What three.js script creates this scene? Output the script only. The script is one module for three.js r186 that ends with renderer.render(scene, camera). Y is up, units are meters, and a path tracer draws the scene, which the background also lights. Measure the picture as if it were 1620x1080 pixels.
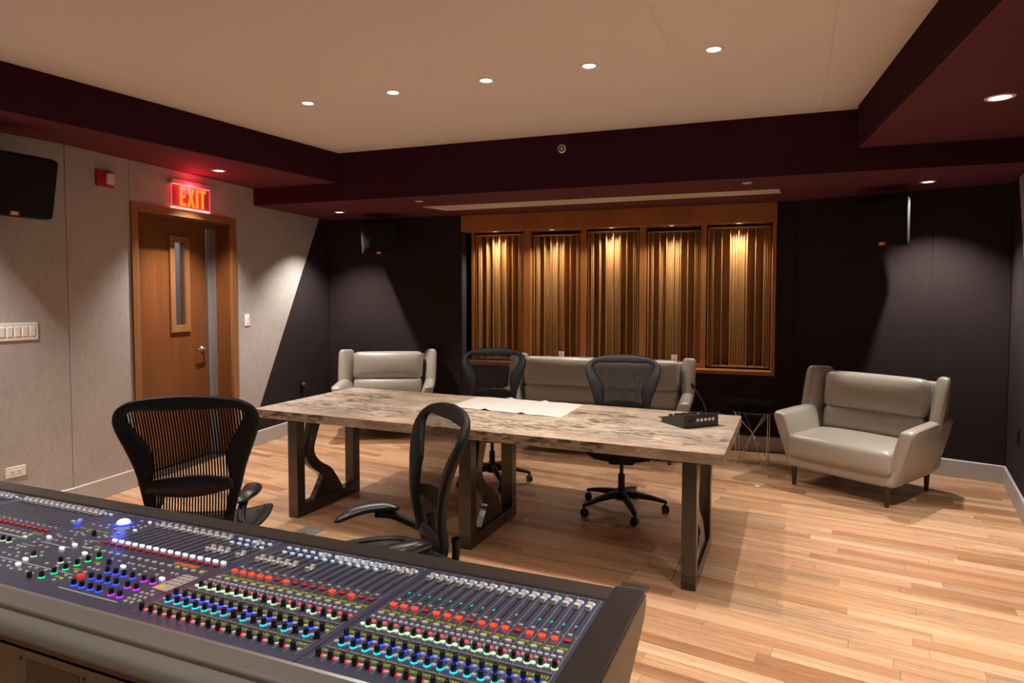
import * as THREE from 'three';
import { RoundedBoxGeometry } from 'three/addons/geometries/RoundedBoxGeometry.js';
import { RectAreaLightUniformsLib } from 'three/addons/lights/RectAreaLightUniformsLib.js';
import { mergeGeometries, mergeVertices } from 'three/addons/utils/BufferGeometryUtils.js';

// ---------------------------------------------------------------- camera, exposure, light levels
const scene = new THREE.Scene();
scene.background = new THREE.Color(0x000000);
const camera = new THREE.PerspectiveCamera(2 * Math.atan(540 / 1005) * 180 / Math.PI, 1620 / 1080, 0.05, 60);
camera.rotation.order = 'YXZ';
camera.position.set(0, 1.6, 0);
camera.rotation.set(-2.4 * Math.PI / 180, 24 * Math.PI / 180, 0);
camera.setViewOffset(1620, 1080, 0, 33, 1620, 1080);          // the lens is shifted a little
camera.updateProjectionMatrix();
const renderer = new THREE.WebGLRenderer({ antialias: true });
renderer.toneMapping = THREE.LinearToneMapping;
renderer.toneMappingExposure = 0.97;
renderer.shadowMap.enabled = true;
RectAreaLightUniformsLib.init();
// every light of the room is a lamp; their strengths (candela) are set here, the lamps are built further down
const LAMP = { ceiling: [5.5, 6, 7, 9, 13], soffit: 22, right: 26, near: 32, wash: 18, beam: 3.9, front: 5, speaker: 11, rear: 11, warm: new THREE.Color(1, 0.915, 0.83), exit: 0.8 };

// ---------------------------------------------------------------- helpers
const R = Math.PI / 180;
function rng(seed) { let a = seed >>> 0; return () => { a = (a + 0x6D2B79F5) >>> 0; let t = a; t = Math.imul(t ^ (t >>> 15), t | 1); t ^= t + Math.imul(t ^ (t >>> 7), t | 61); return ((t ^ (t >>> 14)) >>> 0) / 4294967296; }; }
const taken = {};
function numbered(name) { const n = taken[name] = (taken[name] ?? -1) + 1; return n ? `${name}_${String(n).padStart(3, '0')}` : name; }
function obj(name, geo, mat, parent = scene) {
  const g = Array.isArray(geo) ? merge(geo) : geo;
  const m = new THREE.Mesh(g, mat); m.name = parent === scene ? numbered(name) : name; parent.add(m); return m;
}
function tag(o, label, category, group, kind) { o.userData = { label, category }; if (group) o.userData.group = group; if (kind) o.userData.kind = kind; return o; }
function thing(name, label, category, [x, y, z] = [0, 0, 0], turn = 0, group) {
  const o = new THREE.Group(); o.name = numbered(name); scene.add(o); o.position.set(x, y, z); o.rotation.y = turn; return tag(o, label, category, group);
}
function struct(o, label) { o.userData.kind = 'structure'; if (label) o.userData.label = label; return o; }
function merge(list) {
  const l = list.map(g => { const n = g.index ? g.toNonIndexed() : g.clone(); for (const k of Object.keys(n.attributes)) if (!['position', 'normal', 'uv'].includes(k)) n.deleteAttribute(k); if (!n.attributes.uv) n.setAttribute('uv', new THREE.Float32BufferAttribute(new Float32Array(n.attributes.position.count * 2), 2)); return n; });
  return mergeGeometries(l);
}
const at = (g, x = 0, y = 0, z = 0, rx = 0, ry = 0, rz = 0) => { const m = new THREE.Matrix4().makeRotationFromEuler(new THREE.Euler(rx, ry, rz)); m.setPosition(x, y, z); return g.applyMatrix4(m); };
const box = (w, h, d, x = 0, y = 0, z = 0) => new THREE.BoxGeometry(w, h, d).translate(x, y, z);
const span = (x0, x1, y0, y1, z0, z1) => box(Math.abs(x1 - x0), Math.abs(y1 - y0), Math.abs(z1 - z0), (x0 + x1) / 2, (y0 + y1) / 2, (z0 + z1) / 2);
const rbox = (w, h, d, r = 0.01, x = 0, y = 0, z = 0, s = 3) => new RoundedBoxGeometry(w, h, d, s, Math.min(r, w / 2.01, h / 2.01, d / 2.01)).translate(x, y, z);
const cyl = (r0, r1, h, n = 20, x = 0, y = 0, z = 0) => new THREE.CylinderGeometry(r0, r1, h, n).translate(x, y, z);
const lathe = (pts, n = 28) => new THREE.LatheGeometry(pts.map(p => new THREE.Vector2(...p)), n);
const v3 = (x, y, z) => new THREE.Vector3(x, y, z);
const tube = (pts, r, seg = 24, rs = 8, closed = false, tension = 0.5) => new THREE.TubeGeometry(new THREE.CatmullRomCurve3(pts.map(p => Array.isArray(p) ? v3(...p) : p), closed, 'catmullrom', tension), seg, r, rs, closed);
function shape(pts, holes = []) { const s = new THREE.Shape(pts.map(p => new THREE.Vector2(...p))); for (const h of holes) s.holes.push(new THREE.Path(h.map(p => new THREE.Vector2(...p)))); return s; }
function ext(pts, depth, bevel = 0, holes = [], seg = 3) {   // an outline pulled from z = 0 to z = depth, edges bevelled inwards
  const g = new THREE.ExtrudeGeometry(shape(pts, holes), { depth: depth - 2 * bevel, bevelEnabled: bevel > 0, bevelThickness: bevel, bevelSize: bevel, bevelOffset: -bevel, bevelSegments: seg, curveSegments: 16 });
  return bevel ? g.translate(0, 0, bevel) : g;
}
const plan = (pts, y0, y1) => ext(pts.map(([x, z]) => [x, -z]), y1 - y0).rotateX(-Math.PI / 2).translate(0, y0, 0);   // polygon in plan (x, z), from y0 up to y1
// uv in metres, by the direction a face looks; u runs along the grain
function uvm(g, grain = 'x', ox = 0, oy = 0) {
  if (g.index) g = g.toNonIndexed();
  const p = g.attributes.position, n = g.attributes.normal, uv = new Float32Array(p.count * 2), ax = ['x', 'y', 'z'];
  for (let i = 0; i < p.count; i += 3) {
    const s = [0, 1, 2].map(k => Math.abs(n.getComponent(i, k) + n.getComponent(i + 1, k) + n.getComponent(i + 2, k)));
    const d = s.indexOf(Math.max(...s)); let o = [0, 1, 2].filter(k => k !== d);
    if (ax[o[1]] === grain) o = [o[1], o[0]];
    for (let j = 0; j < 3; j++) { uv[(i + j) * 2] = p.getComponent(i + j, o[0]) + ox; uv[(i + j) * 2 + 1] = p.getComponent(i + j, o[1]) + oy; }
  }
  g.setAttribute('uv', new THREE.BufferAttribute(uv, 2)); return g;
}
// a soft block: rounded edges of radius r, faces swollen by (bx, by, bz)
function puff(w, h, d, r, [bx, by, bz] = [0, 0, 0], n = 14, warp) {
  let g = new THREE.BoxGeometry(w, h, d, n, Math.max(6, n >> 1), Math.max(6, n >> 1)); g.deleteAttribute('uv'); g.deleteAttribute('normal'); g = mergeVertices(g);
  const p = g.attributes.position, q = v3(), c = v3();
  const hx = w / 2 - r, hy = h / 2 - r, hz = d / 2 - r;
  for (let i = 0; i < p.count; i++) {
    q.fromBufferAttribute(p, i);
    // crowd the rows towards the edges so that the rounding is smooth
    const e = (t, H) => { const s = Math.sign(t), a = Math.min(1, Math.abs(t) / H); return s * H * (1 - Math.pow(1 - a, 1.7)); };
    q.set(e(q.x, w / 2), e(q.y, h / 2), e(q.z, d / 2));
    c.set(Math.max(-hx, Math.min(hx, q.x)), Math.max(-hy, Math.min(hy, q.y)), Math.max(-hz, Math.min(hz, q.z)));
    const k = q.clone().sub(c); if (k.lengthSq() > 1e-12) k.setLength(r); q.copy(c).add(k);
    const ff = (a, H) => 1 - Math.pow(Math.min(1, Math.abs(a) / H), 2.5), fx = ff(q.x, w / 2), fy = ff(q.y, h / 2), fz = ff(q.z, d / 2);
    q.x += bx * fy * fz * (q.x / (w / 2)); q.y += by * fx * fz * (q.y / (h / 2)); q.z += bz * fx * fy * (q.z / (d / 2));
    if (warp) warp(q);
    p.setXYZ(i, q.x, q.y, q.z);
  }
  g.computeVertexNormals(); return g;
}
// loft closed rings of points (arrays of Vector3) into one skin
function loft(rings, closedLoop = false, caps = true) {
  const n = rings[0].length, pos = [], idx = [];
  for (const r of rings) for (const p of r) pos.push(p.x, p.y, p.z);
  const m = rings.length, lim = closedLoop ? m : m - 1;
  for (let i = 0; i < lim; i++) for (let j = 0; j < n; j++) { const a = i * n + j, b = i * n + (j + 1) % n, c = ((i + 1) % m) * n + j, d = ((i + 1) % m) * n + (j + 1) % n; idx.push(a, c, b, b, c, d); }
  if (caps && !closedLoop) for (const [i, f] of [[0, 1], [m - 1, -1]]) { const k = pos.length / 3, ce = rings[i].reduce((s, p) => s.add(p), v3(0, 0, 0)).divideScalar(n); pos.push(ce.x, ce.y, ce.z); for (let j = 0; j < n; j++) { const a = i * n + j, b = i * n + (j + 1) % n; f > 0 ? idx.push(k, a, b) : idx.push(k, b, a); } }
  const g = new THREE.BufferGeometry(); g.setAttribute('position', new THREE.Float32BufferAttribute(pos, 3)); g.setIndex(idx); g.computeVertexNormals(); return g;
}

// ---------------------------------------------------------------- computed textures
function lattice(seed) { const r = rng(seed), N = 256, t = new Float32Array(N * N); for (let i = 0; i < N * N; i++) t[i] = r(); return t; }
const LAT = lattice(7);
function vn(x, y, px, py) {                     // value noise that repeats after px, py cells
  const xi = Math.floor(x), yi = Math.floor(y), fx = x - xi, fy = y - yi, sx = fx * fx * (3 - 2 * fx), sy = fy * fy * (3 - 2 * fy);
  const g = (a, b) => LAT[((((b % py) + py) % py) & 255) * 256 + ((((a % px) + px) % px) & 255)];
  return (g(xi, yi) * (1 - sx) + g(xi + 1, yi) * sx) * (1 - sy) + (g(xi, yi + 1) * (1 - sx) + g(xi + 1, yi + 1) * sx) * sy;
}
function fbm(u, v, px, py, oct = 4, off = 0) { let s = 0, a = 0.5, n = 0; for (let o = 0; o < oct; o++) { s += a * vn(u * px + off * 17.3 * 0, v * py, px, py); n += a; a *= 0.5; px *= 2; py *= 2; } return s / n; }
function tex(w, h, f, srgb = true, rep = [1, 1]) {
  const d = new Uint8Array(w * h * 4);
  for (let y = 0; y < h; y++) for (let x = 0; x < w; x++) { const c = f(x / w, y / h, x, y), k = (y * w + x) * 4; const a = Array.isArray(c) ? c : [c, c, c]; for (let j = 0; j < 3; j++) d[k + j] = Math.max(0, Math.min(255, a[j] * 255)); d[k + 3] = a.length > 3 ? a[3] * 255 : 255; }
  const t = new THREE.DataTexture(d, w, h); t.wrapS = t.wrapT = THREE.RepeatWrapping; t.magFilter = THREE.LinearFilter; t.minFilter = THREE.LinearMipmapLinearFilter; t.generateMipmaps = true; if (srgb) t.colorSpace = THREE.SRGBColorSpace; t.repeat.set(...rep); t.needsUpdate = true; return t;
}
const oakMap = tex(1024, 512, (u, v) => {       // 2 m along the grain, 0.5 m across: grain, growth rings and pores of oak
  const w = fbm(u, v, 3, 6, 4), st = fbm(u, v, 4, 96, 3), ring = Math.sin((v * 46 + w * 16) * 2 * Math.PI * 0.5), pore = vn(u * 40, v * 256, 40, 256);
  let t = 0.86 + 0.13 * (st - 0.5) * 2 + 0.035 * ring + 0.10 * (w - 0.5) * 2; if (pore > 0.86) t -= 0.09;
  return [Math.min(1, t), Math.min(1, t * (0.985 - 0.02 * ring * 0.5)), Math.min(1, t * (0.95 - 0.05 * (st < 0.4 ? 1 : 0)))];
}, true, [0.5, 2]);
const cherryMap = tex(512, 512, (u, v) => { const st = fbm(u, v, 3, 64, 4), w = fbm(u, v, 2, 5, 3); const t = 0.88 + 0.16 * (st - 0.5) + 0.16 * (w - 0.5); return [t, t * 0.985, t * 0.96]; }, true, [0.6, 1.2]);
const weaveMap = tex(512, 512, (u, v, x, y) => { const a = fbm(u, v, 128, 16, 2), b = fbm(u, v, 16, 128, 2), c = fbm(u, v, 4, 4, 3); const t = 0.93 + 0.05 * (a - 0.5) + 0.09 * (b - 0.5) + 0.05 * (c - 0.5) + (((x ^ y) & 1) ? 0.008 : -0.008); return t; }, true, [1.6, 1.6]);
const weaveBump = tex(256, 256, (u, v, x, y) => 0.5 + 0.25 * Math.sin(x * Math.PI / 2) + 0.25 * Math.sin(y * Math.PI / 2), false, [8, 8]);
const slabMap = tex(1024, 1024, (u, v) => {     // 2 m x 1 m: pale grey-brown slab with dark broken streaks and rusty patches
  const a = fbm(u, v, 9, 9, 5), b = fbm(u, v, 44, 64, 4), c = fbm(u, v, 7, 6, 3), d = fbm(u + 0.37, v + 0.21, 60, 90, 3), e = fbm(u + 0.5, v, 16, 60, 4);
  let t = 0.70 + 0.34 * (a - 0.5) + 0.22 * (d - 0.5) + 0.12 * (e - 0.5); const k = Math.max(0, (b - 0.50) * 4.5) * Math.max(0, Math.min(1, (c - 0.42) * 5)); t -= 0.36 * Math.min(0.85, k);
  const rust = Math.max(0, (fbm(u + 0.1, v + 0.6, 7, 9, 4) - 0.52) * 2);
  return [t * (1.02 + 0.08 * rust), t * (0.93 - 0.08 * rust), t * (0.83 - 0.16 * rust)];
}, true, [0.5, 1]);
const leatherBump = tex(512, 512, (u, v) => { const a = fbm(u, v, 90, 90, 3), b = fbm(u, v, 6, 6, 3); return 0.45 * a + 0.55 * b; }, false, [2.5, 2.5]);
const grilleBump = tex(128, 128, (u, v, x, y) => { const a = ((x & 15) - 7.5), b = (((y + ((x >> 4) & 1) * 8) & 15) - 7.5); return a * a + b * b < 26 ? 0 : 1; }, false, [14, 14]);
const perfMap = tex(128, 128, (u, v, x, y) => { const a = ((x & 31) - 15.5), b = (((y + ((x >> 5) & 1) * 16) & 31) - 15.5); return a * a + b * b < 150 ? [0.03, 0.02, 0.015] : [0.34, 0.25, 0.16]; }, true, [36, 36]);
const steelBump = tex(256, 256, (u, v) => fbm(u, v, 24, 24, 4), false, [6, 6]);

// ---------------------------------------------------------------- materials (base colours, linear)
const col = (r, g, b) => new THREE.Color().setRGB(r, g, b);
const std = (c, roughness = 0.6, metalness = 0, o = {}) => new THREE.MeshPhysicalMaterial({ color: c, roughness, metalness, side: THREE.DoubleSide, ...o });
const glow = (c, k, base = col(0.02, 0.02, 0.02)) => std(base, 0.4, 0, { emissive: c, emissiveIntensity: k });
const M = {
  ceiling: std(col(0.77, 0.685, 0.615), 0.9),
  plum: std(col(0.108, 0.026, 0.036), 0.85, 0, { specularIntensity: 0.4 }),
  plumCloth: std(col(0.042, 0.011, 0.021), 0.95, 0, { specularIntensity: 0.2, bumpMap: weaveBump, bumpScale: 0.0005 }),
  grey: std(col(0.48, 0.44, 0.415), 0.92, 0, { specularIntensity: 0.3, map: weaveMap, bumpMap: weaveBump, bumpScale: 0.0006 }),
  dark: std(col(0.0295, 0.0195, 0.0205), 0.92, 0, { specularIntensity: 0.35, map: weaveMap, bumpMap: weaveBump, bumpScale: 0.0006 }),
  cavity: std(col(0.02, 0.02, 0.02), 0.9),
  base: std(col(0.44, 0.42, 0.40), 0.45),
  cherry: std(col(0.46, 0.175, 0.045), 0.38, 0, { map: cherryMap, clearcoat: 0.25, clearcoatRoughness: 0.3 }),
  door: std(col(0.215, 0.074, 0.023), 0.38, 0, { map: cherryMap, clearcoat: 0.2, clearcoatRoughness: 0.3 }),
  casing: std(col(0.34, 0.155, 0.062), 0.42, 0, { map: cherryMap }),
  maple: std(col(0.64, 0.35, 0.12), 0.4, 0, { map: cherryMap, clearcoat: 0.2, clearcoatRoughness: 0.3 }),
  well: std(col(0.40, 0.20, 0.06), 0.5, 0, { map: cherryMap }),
  slab: std(col(0.86, 0.85, 0.84), 0.5, 0, { map: slabMap, bumpMap: slabMap, bumpScale: 0.0012 }),
  blackSteel: std(col(0.035, 0.029, 0.024), 0.22, 0.35, { clearcoat: 0.5, clearcoatRoughness: 0.12, bumpMap: steelBump, bumpScale: 0.0003 }),
  leather: std(col(0.355, 0.325, 0.275), 0.36, 0, { bumpMap: leatherBump, bumpScale: 0.0016, clearcoat: 0.18, clearcoatRoughness: 0.35 }),
  seam: std(col(0.30, 0.27, 0.23), 0.5),
  darkWood: std(col(0.035, 0.02, 0.012), 0.4),
  graphite: std(col(0.014, 0.014, 0.0145), 0.5, 0, { specularIntensity: 0.6 }),
  graphiteSoft: std(col(0.014, 0.014, 0.0145), 0.6),
  netting: std(col(0.016, 0.015, 0.014), 0.8, 0, { specularIntensity: 0.3 }),
  rubberPad: std(col(0.012, 0.0115, 0.011), 0.32, 0, { clearcoat: 0.3, clearcoatRoughness: 0.35 }),
  caster: std(col(0.01, 0.01, 0.01), 0.35),
  chrome: std(col(0.78, 0.74, 0.68), 0.14, 1),
  nickel: std(col(0.62, 0.60, 0.57), 0.3, 1),
  paper: std(col(0.58, 0.55, 0.51), 0.9),
  whitePlastic: std(col(0.78, 0.75, 0.71), 0.4),
  blackPlastic: std(col(0.012, 0.011, 0.011), 0.5, 0, { specularIntensity: 0.5 }),
  speakerCloth: std(col(0.013, 0.011, 0.012), 0.9, 0, { specularIntensity: 0.25, bumpMap: grilleBump, bumpScale: 0.001 }),
  red: std(col(0.42, 0.012, 0.015), 0.4),
  lens: glow(col(1, 0.95, 0.88), 7),
  beamLens: glow(col(1, 0.9, 0.75), 2.2),
  deadLens: std(col(0.6, 0.56, 0.5), 0.5),
  strip: std(col(0.62, 0.52, 0.42), 0.6),
  glass: std(col(1, 1, 1), 0.02, 0, { transmission: 1, thickness: 0, ior: 1.5 }),
};

// ---------------------------------------------------------------- the room: walls follow this plan, clockwise from the near left
const CEIL = 2.985, SOF = 2.695, LOW = 2.52, BH = 0.153;
const LN = [-5.30, 2.6], LB = [-4.91, -2.96], LF = [-5.352, -6.36], BM1 = [-3.598, -6.622], BM2 = [0.0, -6.925], RF = [1.644, -6.526], RB = [1.143, -2.95], RN = [1.5, 2.6];
function wallGroup(name, a, b) {                // local x runs along the wall from a, z points into the room
  const dx = b[0] - a[0], dz = b[1] - a[1], L = Math.hypot(dx, dz), g = new THREE.Group();
  g.name = name; g.position.set(a[0], 0, a[1]); g.rotation.y = Math.atan2(-dz, dx); scene.add(g); struct(g); return [g, L];
}
const wallCore = std(col(0.03, 0.026, 0.026), 0.9);
function fabric(g, pts, mat, holes) { return obj('fabric_panel', uvm(ext(pts, 0.02, 0.003, holes, 2).translate(0, 0, -0.02), 'y'), mat, g); }
function rect(x0, x1, y0, y1) { return [[x0, y0], [x1, y0], [x1, y1], [x0, y1]]; }
function skirting(name, a, b, s0 = 0, s1 = 0) {  // a painted board with a small rounded top edge
  const dx = b[0] - a[0], dz = b[1] - a[1], L = Math.hypot(dx, dz);
  const m = obj(name, ext([[0, 0.001], [-0.016, 0.001], [-0.016, BH - 0.006], [-0.010, BH], [0, BH]], L - s0 - s1).rotateY(Math.PI / 2).translate(s0, 0, 0), M.base);
  m.position.set(a[0], 0, a[1]); m.rotation.y = Math.atan2(-dz, dx); struct(m); return m;
}
// left wall, far part: door opening, grey cloth with a slanting edge, dark cloth beyond it
{
  const [g, L] = wallGroup('wall_left', LB, LF);
  obj('wall_core', ext([[0, 0], [0.613, 0], [0.613, 2.289], [1.701, 2.289], [1.701, 0], [L + 0.05, 0], [L + 0.05, 3], [0, 3]], 0.26).translate(0, 0, -0.28), wallCore, g);
  fabric(g, rect(0.002, 0.5466, BH, SOF), M.grey);
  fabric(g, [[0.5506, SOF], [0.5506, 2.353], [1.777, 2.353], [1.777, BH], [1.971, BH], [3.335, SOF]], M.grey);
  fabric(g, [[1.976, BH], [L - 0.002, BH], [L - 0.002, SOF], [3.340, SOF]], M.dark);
}
{ const [g, L] = wallGroup('wall_left_near', LN, LB); obj('wall_core', span(-0.1, L, 0, 3, -0.22, -0.02), wallCore, g); for (let k = 0; k < 4; k++) { const x1 = L - k * 1.42, x0 = Math.max(0, x1 - 1.418); fabric(g, rect(x0 + 0.002, x1 - 0.002, BH, SOF), M.grey); } }
{ const [g, L] = wallGroup('wall_back_left', LF, BM1); obj('wall_core', span(-0.05, L, 0, 3, -0.22, -0.02), wallCore, g); fabric(g, rect(0.002, L - 0.002, BH, LOW), M.dark); }
{ // around the wooden bay: below it, a strip at either end, and behind it
  const x1 = 3.436;
  const [g, L] = wallGroup('wall_back', BM1, BM2); obj('wall_core', span(0, L, 0, 0.765, -0.42, -0.02), wallCore, g); fabric(g, rect(0.002, L - 0.002, BH, 0.772), M.dark);
  const [b] = wallGroup('wall_back_strip_right', BM1, BM2); obj('wall_core', span(x1 + 0.002, L, 0.765, 3, -0.42, -0.02), wallCore, b); fabric(b, rect(x1 + 0.004, L - 0.002, 0.764, LOW), M.dark);
  const [c] = wallGroup('wall_back_rear', BM1, BM2); obj('wall_core', span(-0.05, L + 0.05, 0, 3, -0.5, -0.43), wallCore, c);
}
{ const [g, L] = wallGroup('wall_back_right', BM2, RF); obj('wall_core', span(-0.1, L + 0.05, 0, 3, -0.22, -0.02), wallCore, g); fabric(g, rect(0.002, 1.136, BH, LOW), M.dark); fabric(g, rect(1.140, L - 0.002, BH, LOW), M.dark); }
{
  const [g, L] = wallGroup('wall_right', RF, RB);
  obj('wall_core', span(-0.05, L, 0, 3, -0.22, -0.02), wallCore, g);
  fabric(g, [[0.002, BH], [1.62, BH], [0.238, LOW], [0.002, LOW]], M.dark);
  fabric(g, [[1.625, BH], [L - 0.002, BH], [L - 0.002, SOF], [0.138, SOF]], M.grey);
}
{ const [g, L] = wallGroup('wall_right_near', RB, RN); obj('wall_core', span(0, L + 0.1, 0, 3, -0.22, -0.02), wallCore, g); for (let k = 0; k < 4; k++) fabric(g, rect(k * 1.39 + 0.002, Math.min(L, (k + 1) * 1.39) - 0.002, BH, SOF), M.grey); }
{ const [g, L] = wallGroup('wall_front', RN, LN); obj('wall_core', span(-0.1, L + 0.1, 0, 3, -0.22, -0.02), wallCore, g); for (let k = 0; k < 5; k++) fabric(g, rect(k * 1.36 + 0.002, Math.min(L, (k + 1) * 1.36) - 0.002, BH, SOF), M.dark); }
skirting('baseboard_left', LB, LF, 1.777, 0); skirting('baseboard_left_door', LB, LF, 0, 3.428 - 0.548); skirting('baseboard_left_near', LN, LB);
skirting('baseboard_back_left', LF, BM1); skirting('baseboard_back', BM1, BM2); skirting('baseboard_back_right', BM2, RF); skirting('baseboard_right', RF, RB); skirting('baseboard_right_near', RB, RN); skirting('baseboard_front', RN, LN);

// ceiling: flat painted panels in a recess between dark plum soffits
{
  const c = obj('ceiling', span(-5.9, 2.3, CEIL + 0.012, CEIL + 0.14, -7.6, 2.9), M.ceiling); struct(c);
  const xs = [-5.85, -0.67, 0.163, 2.25];
  for (let i = 0; i < 3; i++) obj('ceiling_panel', span(xs[i] + 0.0005, xs[i + 1] - 0.0005, CEIL, CEIL + 0.012, -7.55, 2.85), M.ceiling, c);
  struct(obj('trim_1', plan([[-4.143, -5.115], [-4.595, 1.2], [-5.6, 1.2], [-5.6, -4.95]], SOF, CEIL), M.plum), 'plum soffit along the left wall');
  struct(obj('trim_2', plan([[0.415, -5.48], [1.9, -5.6], [1.9, 1.2], [1.135, 1.2]], SOF, CEIL), M.plum), 'plum soffit along the right wall');
  struct(obj('trim_3', plan([[-5.7, -4.966], [2.0, -5.604], [2.0, -7.5], [-5.7, -7.5]], LOW, CEIL), M.plum), 'lower plum soffit along the back wall');
  const fascia = (a, b, y0, y1, into) => { const dx = b[0] - a[0], dz = b[1] - a[1], L = Math.hypot(dx, dz), n = [-dz / L * 0.012 * into, dx / L * 0.012 * into]; return plan([a, b, [b[0] + n[0], b[1] + n[1]], [a[0] + n[0], a[1] + n[1]]], y0, y1); };
  obj('fascia_cloth', fascia([-4.143, -5.105], [-4.595, 1.2], SOF + 0.001, CEIL - 0.001, -1), M.plumCloth, scene.getObjectByName('trim_1'));
  obj('fascia_cloth', fascia([0.415, -5.37], [1.135, 1.2], SOF + 0.001, CEIL - 0.001, 1), M.plumCloth, scene.getObjectByName('trim_2'));
  obj('fascia_cloth', fascia([-5.30, -4.999], [1.50, -5.5626], LOW + 0.001, CEIL - 0.001, 1), M.plumCloth, scene.getObjectByName('trim_3'));
  struct(obj('trim_4', plan([[-5.6, 1.2], [1.9, 1.2], [1.9, 2.8], [-5.6, 2.8]], SOF, CEIL), M.plum), 'plum soffit behind the mixing console');
}

// floor: oak strips laid a few degrees off the table's line; nearest strips are pieces of their own
{
  const sub = obj('floor', span(-5.9, 2.2, -0.12, -0.0135, -7.4, 2.8), std(col(0.05, 0.026, 0.014), 0.8)); struct(sub);
  const r = rng(11), W = 0.083, turn = -6.2 * R, ct = Math.cos(turn), st = Math.sin(turn);
  const tones = [[0.600, 0.354, 0.211], [0.660, 0.400, 0.245], [0.550, 0.307, 0.171], [0.700, 0.447, 0.291], [0.620, 0.374, 0.228], [0.480, 0.244, 0.131], [0.680, 0.416, 0.251], [0.580, 0.322, 0.188], [0.640, 0.359, 0.228], [0.720, 0.468, 0.308]];
  const mats = tones.map(t => std(col(...t), 0.34, 0, { map: oakMap, clearcoat: 0.25, clearcoatRoughness: 0.28 }));
  const fr = new THREE.Matrix4(); camera.updateMatrixWorld(); camera.matrixWorldInverse.copy(camera.matrixWorld).invert();
  const inside = [LN, LB, LF, BM1, BM2, RF, RB, RN];
  const all = [];
  const leftAt = z => z < -2.96 ? -4.91 + 0.13 * (z + 2.96) : -4.91 - 0.07 * (z + 2.96), rightAt = z => z < -2.95 ? 1.143 - 0.14 * (z + 2.95) : 1.143 + 0.064 * (z + 2.95);
  for (let k = -88; k < 32; k++) {              // rows along local x, turned about the origin
    let s = -7.2 - r() * 1.2;
    while (s < 3) {
      let len = 0.45 + r() * 1.05; const x0 = s, x1 = s + len; s = x1; const zl = k * W;
      const X = x => x * ct + zl * st, Z = x => -x * st + zl * ct;
      const cx = X((x0 + x1) / 2), cz = Z((x0 + x1) / 2); const tone = Math.floor(r() * tones.length), ox = r() * 7, oy = r() * 5;
      const lo = leftAt(cz) - 0.02, hi = rightAt(cz) + 0.02; if (X(x1) < lo || X(x0) > hi || cz < -6.98 || cz > 2.55) continue;
      const a = X(x0) < lo ? x0 + (lo - X(x0)) / ct : x0, b = X(x1) > hi ? x1 - (X(x1) - hi) / ct : x1; if (b - a < 0.03) continue;
      const mx = (a + b) / 2, p = v3(X(mx), 0, Z(mx)), q = p.clone().applyMatrix4(camera.matrixWorldInverse), ndc = q.clone().applyMatrix4(camera.projectionMatrix);
      const onFloor = p.x > -0.62 && p.z < -1.2 ? 1.9 : 1;                // the open floor on the right is not hidden by furniture
      const seen = q.z < -0.3 && Math.abs(ndc.x) < 1.15 && ndc.y < 0.6 && ndc.y > -1.12 && !(p.z > -1.75 && p.x < -0.5);
      all.push({ a, b, zl, tone, ox, oy, rank: seen ? onFloor * (b - a) / (q.z * q.z * q.z * q.z * 0.02 + 1) : -1 / (1 + p.length()), x: p.x, z: p.z });
    }
  }
  all.sort((A, B) => B.rank - A.rank);
  const geo = o => { const g = span(o.a + 0.0006, o.b - 0.0006, -0.0135, 0, o.zl - W / 2 + 0.0005, o.zl + W / 2 - 0.0005); return uvm(g, 'x', o.ox, o.oy); };
  const rest = tones.map(() => []);
  all.forEach((o, i) => {
    if (i < 300) { const m = obj('plank', geo(o).rotateY(turn), mats[o.tone], sub); }
    else rest[o.tone].push(geo(o).rotateY(turn));
  });
  // the strips beyond the first three hundred, one mesh with a material for each tone
  const gs = rest.map(l => l.length ? merge(l) : null), g = mergeGeometries(gs.filter(Boolean), true), m = new THREE.Mesh(g, mats.filter((_, i) => gs[i])); m.name = 'planks'; m.userData.kind = 'stuff'; sub.add(m);
}

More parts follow.
